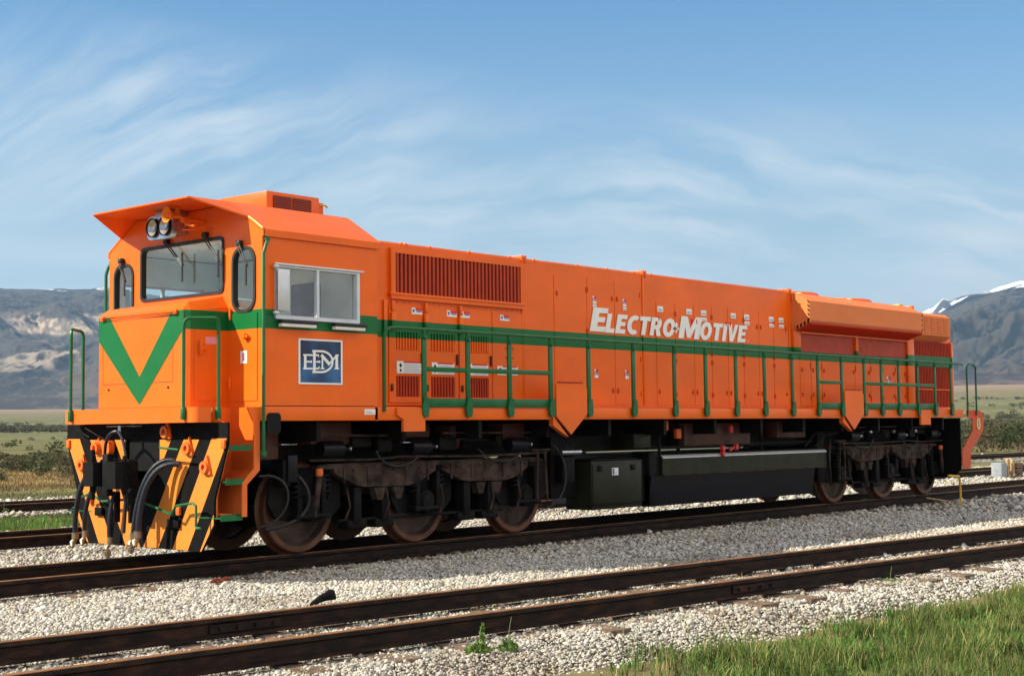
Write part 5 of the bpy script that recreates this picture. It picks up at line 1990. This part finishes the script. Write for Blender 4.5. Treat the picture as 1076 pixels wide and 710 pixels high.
d.lathe([(0.415, 0.088), (0.425, 0.098), (0.478, 0.098), (0.492, 0.085), (0.500, 0.01), (0.512, 0.0), (0.530, -0.018), (0.525, -0.034), (0.40, -0.038)], (1.76, GW, 0.505), 'y', 40)
part(d, 'rim', 'tread', wheelf)
for x in (3.57, 5.37, 13.70, 15.50, 17.20):
    dup(wheel0, x - 1.76); dup(axle0, x - 1.76); dup(wheelf, x - 1.76)


def bogie(x0, mirror=False):
    """x0: x of the first axle; mirror swaps fore and aft"""
    def X(u): return (x0 + 3.6 - u) if mirror else (x0 + u)
    allp = []
    for s in (-1, 1):
        Y = s * 0.90
        d = MB()
        def poly(pts, y0, y1): d.prism([(X(a), b_) for a, b_ in pts], y0, y1, 'y')
        # top beam and the two belly castings
        poly([(0.05, 0.965), (0.2, 0.985), (3.7, 0.985), (3.85, 0.965), (3.85, 0.93), (0.05, 0.93)], Y - 0.06, Y + 0.06)
        poly([(0.28, 0.93), (0.28, 0.88), (0.62, 0.735), (0.75, 0.715), (1.42, 0.705), (1.58, 0.73), (1.88, 0.87), (1.88, 0.93)], Y - 0.07, Y + 0.07)
        poly([(2.0, 0.93), (2.0, 0.87), (2.32, 0.74), (2.45, 0.72), (3.12, 0.71), (3.28, 0.735), (3.55, 0.86), (3.55, 0.93)], Y - 0.07, Y + 0.07)
        for a in (0.9, 1.2, 2.6, 2.9):
            poly([(a, 0.70), (a + 0.18, 0.70), (a + 0.13, 0.56), (a + 0.05, 0.56)], Y - 0.05, Y + 0.05)
        # ribs, bolt heads and conduit on the castings
        for a in (0.42, 0.78, 1.38, 1.74, 2.14, 2.50, 3.08, 3.42):
            d.bbox(X(a) - 0.012, X(a) + 0.012, Y + s * 0.07, Y + s * 0.085, 0.76, 0.94, 0.003)
        for a in np.arange(0.35, 3.6, 0.21):
            d.lathe([(0, s * 0.016), (0.014, s * 0.016), (0.016, 0)], (X(a), Y + s * 0.07, 0.905), 'y', 6)
        fr_ = part(d, 'bogie_frame', 'frame')
        allp.append(fr_)
        d = MB()
        # inner dark structure: transoms, motors, brake rigging
        for a in (0.0, 1.8, 3.6):
            d.lathe([(0, -0.04), (0.13, -0.04), (0.15, 0), (0.15, 0.10), (0.10, 0.16)], (X(a), s * 0.86 - (0.0 if s < 0 else 0.12), 0.505), 'y', 18)
            for q in (-0.17, 0.17):
                d.bbox(X(a) + q - 0.035, X(a) + q + 0.035, s * 0.80, s * 0.93, 0.38, 0.86, 0.015)
            d.bbox(X(a) - 0.24, X(a) + 0.24, s * 0.80, s * 0.95, 0.40, 0.45, 0.012)
        for a in (0.0, 1.8, 3.6):
            poly([(a - 0.46, 0.95), (a - 0.52, 0.58), (a - 0.40, 0.40), (a - 0.12, 0.35), (a + 0.02, 0.39), (a + 0.14, 0.34), (a + 0.36, 0.37), (a + 0.52, 0.50), (a + 0.50, 0.95)], s * 0.77, s * 0.80)
            d.lathe([(0, 0), (0.09, 0), (0.10, 0.02), (0.0, 0.05)], (X(a), s * 0.93, 0.505), 'y', 14)
        for a in (0.62, 1.05, 2.42, 2.85):
            d.bbox(X(a), X(a) + 0.12, s * 0.76, s * 0.92, 0.30, 0.72, 0.02)
            d.bbox(X(a) - 0.08, X(a) + 0.22, s * 0.72, s * 0.90, 0.24, 0.34, 0.02)
        d.tube([(X(0.45), s * 0.84, 0.34), (X(3.2), s * 0.84, 0.34)], 0.02, 6)
        part(d, 'axle_box', 'under', fr_)
        # coil springs
        for a in (-0.20, 0.22, 1.58, 2.02, 3.38, 3.82):
            d = MB()
            n = 40
            d.tube([(X(a) + 0.055 * math.cos(k / 8 * 2 * math.pi), s * 0.88 + 0.055 * math.sin(k / 8 * 2 * math.pi), 0.60 + 0.28 * k / n) for k in range(n + 1)], 0.014, 5)
            part(d, 'coil_spring', 'under', fr_)
        # brake cylinders with bright ends
        for a in (0.05, 1.42, 3.15):
            d = MB()
            d.lathe([(0, 0), (0.085, 0), (0.092, 0.02), (0.092, 0.30), (0.07, 0.33), (0.035, 0.35), (0.03, 0.42), (0, 0.42)], (X(a) if not mirror else X(a) - 0.42, s * 0.99, 1.15), 'x', 20)
            part(d, 'brake_cylinder', 'tank', fr_)
            d = MB()
            k = X(a) + (0.36 if not mirror else -0.02)
            d.lathe([(0, 0), (0.028, 0), (0.028, 0.09), (0, 0.09)], (k, s * 0.99, 1.15), 'x', 12)
            part(d, 'brake_piston', 'chrome', fr_)
        # damper with an orange head
        d = MB()
        d.tube([(X(0.02), s * 1.02, 0.86), (X(-0.03), s * 1.02, 0.52)], [0.034, 0.034], 12)
        d.tube([(X(-0.03), s * 1.02, 0.54), (X(-0.04), s * 1.02, 0.42)], 0.018, 8)
        part(d, 'damper', 'frame', fr_)
        d = MB()
        d.lathe([(0, -0.04), (0.038, -0.04), (0.045, 0.0), (0.038, 0.04), (0, 0.04)], (X(0.02), s * 1.02, 0.90), 'z', 14)
        part(d, 'damper_head', 'orange', fr_)
        d = MB()
        for a, b_ in ((3.72, 3.70), (3.86, 3.90)):
            d.tube([(X(a), s * 1.00, 1.06), (X(b_), s * 1.0, 0.42)], 0.017, 8)
        d.tube([(X(2.45), s * 1.0, 1.02), (X(3.7), s * 1.0, 1.03)], 0.014, 8)
        d.bbox(X(3.62), X(3.98), s * 0.94, s * 1.0, 1.06, 1.09, 0.01)
        part(d, 'brake_rod', 'frame', fr_)
        # pipes and hoses
        d = MB()
        d.tube(bez((X(-0.30), s * 0.85, 0.95), (X(-0.05), s * 1.05, 0.80), (X(0.10), s * 1.0, 0.35), (X(-0.55), s * 0.80, 0.30)), 0.020, 8)
        d.tube(bez((X(-0.75), s * 0.95, 0.88), (X(-0.35), s * 1.1, 0.95), (X(-0.35), s * 1.1, 0.40), (X(-0.72), s * 0.9, 0.34)), 0.014, 8)
        d.tube(bez((X(0.9), s * 0.98, 1.12), (X(1.0), s * 1.02, 0.86), (X(1.4), s * 1.02, 0.90), (X(1.6), s * 1.0, 1.08)), 0.012, 8)
        d.tube(bez((X(2.6), s * 0.98, 1.12), (X(2.8), s * 1.02, 0.90), (X(3.2), s * 1.02, 0.90), (X(3.4), s * 1.0, 1.06)), 0.012, 8)
        d.tube(bez((X(4.10), s * 0.95, 1.12), (X(4.35), s * 1.05, 0.90), (X(4.30), s * 1.05, 0.40), (X(4.0), s * 0.9, 0.32)), 0.013, 8)
        part(d, 'air_pipe', 'rubber', fr_)
        d = MB()
        for a, w_, z, h_ in ((0.55, 0.30, 1.16, 0.12), (0.95, 0.22, 1.10, 0.2), (1.95, 0.30, 1.10, 0.16), (2.35, 0.5, 1.10, 0.13), (2.95, 0.12, 1.12, 0.14), (-0.45, 0.12, 0.75, 0.30)):
            d.bbox(X(a), X(a + w_), s * 0.78, s * 0.97, z, z + h_, 0.02)
        for a in np.arange(2.3, 2.95, 0.055):
            d.lathe([(0.02, 0), (0.05, 0.01), (0.05, 0.02), (0.02, 0.03)], (X(a), s * 1.0, 1.16), 'x', 10)
        part(d, 'equipment', 'under', fr_)
        d = MB()
        d.tube([(X(-0.1), s * 1.0, 1.03), (X(0.8), s * 1.0, 1.02), (X(1.3), s * 1.01, 1.045), (X(2.6), s * 1.0, 1.02), (X(3.9), s * 1.0, 1.04)], 0.013, 6)
        d.tube([(X(0.2), s * 1.06, 1.30), (X(1.2), s * 1.06, 1.29), (X(1.25), s * 1.03, 1.22)], 0.015, 6)
        d.tube([(X(1.9), s * 1.06, 1.31), (X(3.5), s * 1.06, 1.30)], 0.011, 6)
        for a in (0.5, 1.1, 2.0, 2.9, 3.4):
            d.tube([(X(a), s * 0.93, 0.70), (X(a + 0.03), s * 0.95, 0.50), (X(a - 0.04), s * 0.95, 0.36)], 0.012, 6)
        part(d, 'air_pipe', 'frame', fr_)
    d = MB()
    for a in (0.75, 2.75):
        d.bbox(X(a) - 0.2, X(a) + 0.2, -0.84, 0.84, 0.62, 1.0, 0.03)
    for a in (0.0, 1.8, 3.6):
        d.bbox(X(a) + 0.02, X(a) + 0.62, -0.50, 0.50, 0.24, 0.85, 0.08)
    part(d, 'traction_motor', 'under')


bogie(1.76)
bogie(13.65, True)

d = MB()
d.bbox(5.98, 6.50, -0.80, -0.25, 0.42, 1.30, 0.03)
d.bbox(6.05, 6.30, -0.95, -0.80, 0.62, 0.98, 0.02)
d.bbox(12.9, 13.15, -0.85, -0.25, 0.40, 1.30, 0.03)
part(d, 'equipment', 'under')
# leaf-shaped bright plates above the first axle, small fittings
d = MB()
d.bbox(1.36, 1.50, -1.0, -0.9, 0.80, 1.10, 0.02)
part(d, 'junction_box', 'tank')
for x, z, m_ in ((1.25, 1.205, 'chrome'), (3.05, 1.20, 'chrome'), (8.3, 1.30, 'orange'), (8.62, 1.18, 'orange')):
    d = MB()
    if m_ == 'chrome':
        d.bbox(x, x + 0.22, -1.02, -0.94, z, z + 0.012, 0.004)
        part(d, 'bracket', m_)
    else:
        d.bbox(x, x + 0.12, -0.98, -0.92, z, z + 0.14, 0.01)
        part(d, 'bracket', m_)

# ---------- battery box and fuel tank
d = MB()
d.bbox(6.58, 7.72, -1.0, -0.55, 0.245, 0.90, 0.012)
d.bbox(6.60, 7.70, -1.012, -1.0, 0.30, 0.86, 0.004)
bb = part(d, 'battery_box', 'olive')
d = MB()
d.box(7.02, 7.16, -1.0155, -1.0125, 0.70, 0.80)
part(d, 'label', 'interior', bb)
d = MB()
d.box(7.03, 7.07, -1.0175, -1.0157, 0.71, 0.79)
d.box(7.085, 7.15, -1.0175, -1.0157, 0.73, 0.735)
part(d, 'label_print', 'blueink', bb)
d = MB()
d.bbox(6.58, 7.62, -1.0, -0.5, 0.905, 0.925, 0.006)
d.bbox(6.6, 7.7, -1.02, -0.98, 0.30, 0.335, 0.006)
for x in (6.7, 7.45):
    d.bbox(x, x + 0.09, -1.03, -1.0, 0.76, 0.84, 0.01)
part(d, 'box_fitting', 'under', bb)
d = MB()
d.bbox(7.55, 7.95, -1.0, -0.6, 1.06, 1.26, 0.01)
part(d, 'relay_box', 'olive')
d = MB()
tk = [(-0.98, 0.905), (-0.90, 0.965), (0.90, 0.965), (0.98, 0.905), (0.98, 0.66), (0.96, 0.655), (0.90, 0.22), (-0.90, 0.22), (-0.96, 0.655), (-0.98, 0.66)]
d.prism(tk[4:10], 8.0, 12.6, 'x')
tank = part(d, 'fuel_tank', 'tank')
d = MB()
d.prism([(-0.98, 0.905), (-0.90, 0.965), (0.90, 0.965), (0.98, 0.905), (0.98, 0.664), (-0.98, 0.664)], 8.25, 12.95, 'x')
part(d, 'tank_top', 'olive', tank)
d = MB()
d.prism([(-0.988, 0.900), (-0.988, 0.918), (-0.955, 0.945), (-0.950, 0.935), (-0.982, 0.905)], 8.25, 12.95, 'x')
part(d, 'tank_shoulder', 'alu', tank)
d = MB()
d.bbox(8.25, 12.95, -0.995, -0.98, 0.645, 0.662, 0.004)
part(d, 'tank_ledge', 'frame', tank)
d = MB()
for x, z in ((9.78, 1.02), (9.78, 0.94), (10.15, 1.03)):
    d.lathe([(0, -0.05), (0.04, -0.05), (0.045, 0), (0, 0)], (x, -0.98, z), 'y', 12)
d.tube([(10.0, -0.99, 0.98), (10.2, -0.99, 1.07)], 0.02, 8)
d.bbox(9.97, 10.06, -1.02, -0.98, 1.25, 1.36, 0.006)
part(d, 'filler_cap', 'redink', tank)
d = MB()
d.bbox(8.0, 8.24, -0.93, -0.6, 0.22, 1.0, 0.02)
d.bbox(7.75, 8.0, -0.85, -0.55, 0.30, 0.9, 0.02)
d.tube([(8.0, -0.9, 1.05), (12.6, -0.9, 1.08)], 0.022, 8)
d.tube([(6.0, -0.95, 1.03), (6.5, -0.95, 1.03)], 0.030, 8)
d.tube(bez((8.15, -1.0, 0.95), (8.05, -1.05, 1.30), (8.2, -1.0, 1.38), (8.35, -0.95, 1.38)), 0.022, 8)
for x in (8.9, 10.4, 11.2):
    d.tube([(x, -0.8, 0.96), (x, -0.8, 1.40)], 0.028, 8)
d.tube([(12.3, -0.95, 1.0), (12.65, -0.95, 1.22), (13.1, -0.95, 1.24)], 0.018, 8)
d.tube([(12.55, -1.0, 1.0), (12.85, -1.0, 1.18), (13.3, -1.0, 1.22)], 0.018, 8)
part(d, 'piping', 'under')
d = MB()
d.tube([(5.95, -1.0, 1.03), (6.35, -1.0, 1.03)], 0.033, 10)
part(d, 'torque_rod', 'chrome')
for x in (14.45, 15.35, 16.2):
    d = MB()
    d.bbox(x, x + 0.09, -1.02, -0.95, 1.19, 1.25, 0.01)
    part(d, 'fitting', 'chrome')
d = MB()
d.tube([(0.24, -1.14, -0.150), (0.32, -1.12, -0.135), (0.40, -1.10, -0.142), (0.48, -1.08, -0.135), (0.56, -1.08, -0.155)], [0.010, 0.026, 0.014, 0.026, 0.006], 5)
d.prism([(0.31, -1.17), (0.40, -1.15), (0.44, -1.07), (0.34, -1.06)], -0.165, -0.140, 'z')
d.build('scrap_metal', 'rust', label='red-brown scrap of rusted metal lying on the gravel by the dark track', cat='scrap')
d = MB()
d.tube([(-0.34, -3.36, -0.15), (-0.25, -3.35, -0.125), (-0.16, -3.33, -0.105), (-0.06, -3.32, -0.10), (-0.01, -3.31, -0.13)], [0.012, 0.028, 0.038, 0.045, 0.015], 7)
d.tube([(-0.20, -3.36, -0.10), (-0.12, -3.37, -0.065), (-0.07, -3.35, -0.07)], [0.02, 0.035, 0.02], 6)
d.build('metal_scrap', 'under', label='small black lump of metal on the gravel just behind the front track', cat='scrap')
# yellow bracket stake by the rail at the rear of the locomotive
d = MB()
d.tube([(17.0, -1.5, -0.2), (16.98, -1.5, 0.30), (16.93, -1.5, 0.37), (16.60, -1.45, 0.39)], 0.022, 8)
d.build('marker_stake', 'yellow', label='bent yellow metal stake beside the rail under the rear of the locomotive', cat='stake')
d = MB()
d.tube([(17.20, -0.72, -0.06), (17.45, -0.88, -0.11), (17.72, -1.04, -0.155)], [0.016, 0.020, 0.015], 6)
d.build('wooden_stick', 'tan_wood', label='thin yellowish stick lying on the shaded gravel beside the rail', cat='stick')
# low blocks and posts at the far right between the tracks
d = MB()
d.bbox(29.75, 30.15, 3.05, 3.35, -0.25, 0.25, 0.02)
d.build('concrete_block', 'concrete', label='pale grey concrete block between the tracks right of the locomotive', cat='block')
for i, (x, y, h_, w_) in enumerate(((30.25, 3.10, 0.33, 0.035), (30.45, 3.05, 0.30, 0.035))):
    d = MB()
    d.bbox(x - w_, x + w_, y - w_, y + w_, -0.25, h_, 0.01)
    d.prism([(x - w_ * .9, h_), (x + w_ * .9, h_), (x, h_ + 0.04)], y - w_ * .9, y + w_ * .9, 'y')
    d.build('wooden_post', 'tan_wood', label=['short tan wooden post touching the side of the concrete block', 'short tan wooden post between the other post and the brown timber stack'][i], cat='post', group='wooden posts by the concrete block')
d = MB()
for k in range(3):
    d.bbox(30.58, 31.0, 2.95, 3.35, -0.25 + k * 0.165, -0.095 + k * 0.165, 0.02)
d.build('timber_stack', 'wood', label='small stack of brown timbers right of the wooden posts', cat='timbers')


# leafy weeds by the front rail
def weed(name, x, y, spread, hgt, n, seed, label, spike=True, zb=-0.19):
    r_ = np.random.default_rng(seed)
    root = empty(name, (x, y, zb), label=label, cat='weed')
    a = r_.uniform(0, 6.28, n)
    rad = spread * np.sqrt(r_.uniform(0, 1, n))
    p = np.stack([rad * np.cos(a), rad * np.sin(a) * 0.7, r_.uniform(0.02, 1, n) * hgt * (1.1 - rad / spread)], -1)
    if spike:
        k = n // 7
        p[:k] = np.stack([r_.normal(0.05, 0.012, k), r_.normal(0, 0.012, k), r_.uniform(0.3, 2.6, k) * hgt], -1)
    u = r_.normal(0, 1, (n, 3)); u /= np.linalg.norm(u, axis=1, keepdims=True)
    v = np.cross(u, r_.normal(0, 1, (n, 3))); v /= np.linalg.norm(v, axis=1, keepdims=True)
    s_ = r_.uniform(0.012, 0.028, (n, 1))
    V = np.stack([p - u * s_, p + v * s_ * 0.45, p + u * s_, p - v * s_ * 0.45], 1).reshape(-1, 3)
    q = r_.uniform(0, 1, (n, 1))
    T = np.repeat((np.array((0.07, 0.15, 0.03)) * (1 - q) + np.array((0.20, 0.28, 0.07)) * q)[:, None, :], 4, 1).reshape(-1, 3)
    me = hand_back('leaves', V, np.arange(n * 4).reshape(-1, 4), T, 'leaf')
    o = bpy.data.objects.new('leaves', me)
    C.objects.link(o); o.parent = root
    st = MB()
    for k in range(7):
        b_ = k * 0.9
        e_ = (spread * 0.7 * math.cos(b_), spread * 0.5 * math.sin(b_), hgt * 0.8) if k else (0.05, 0, hgt * 2.6)
        st.tube([(0, 0, -0.02), (e_[0] * 0.5, e_[1] * 0.5, e_[2] * 0.6), e_], [0.004, 0.003, 0.002], 5)
    me = bpy.data.meshes.new('stem'); me.from_pydata(st.v, [], st.f); me.materials.append(M['leafstem'])
    o = bpy.data.objects.new('stem', me)
    C.objects.link(o); o.parent = root


M['leafstem'] = plain('green_stem', (0.10, 0.16, 0.04), 0.7, var=0.2)
weed('weed_plant', -1.17, -6.12, 0.12, 0.075, 340, 5, 'leafy green weed with a tall thin spike beside the front rail')
weed('weed_plant', -0.95, -6.20, 0.09, 0.085, 190, 6, 'small round green weed just right of the spiked weed', spike=False)
weed('weed_plant', 4.45, -6.40, 0.20, 0.06, 160, 8, 'flat yellow-green weed on the gravel near the right edge', spike=False)
weed('weed_plant', 5.35, 12.2, 0.35, 0.30, 260, 9, 'dark green weed at the left end of the grass strip behind the tracks', spike=False, zb=-0.3)
print('objects', len(S.objects))
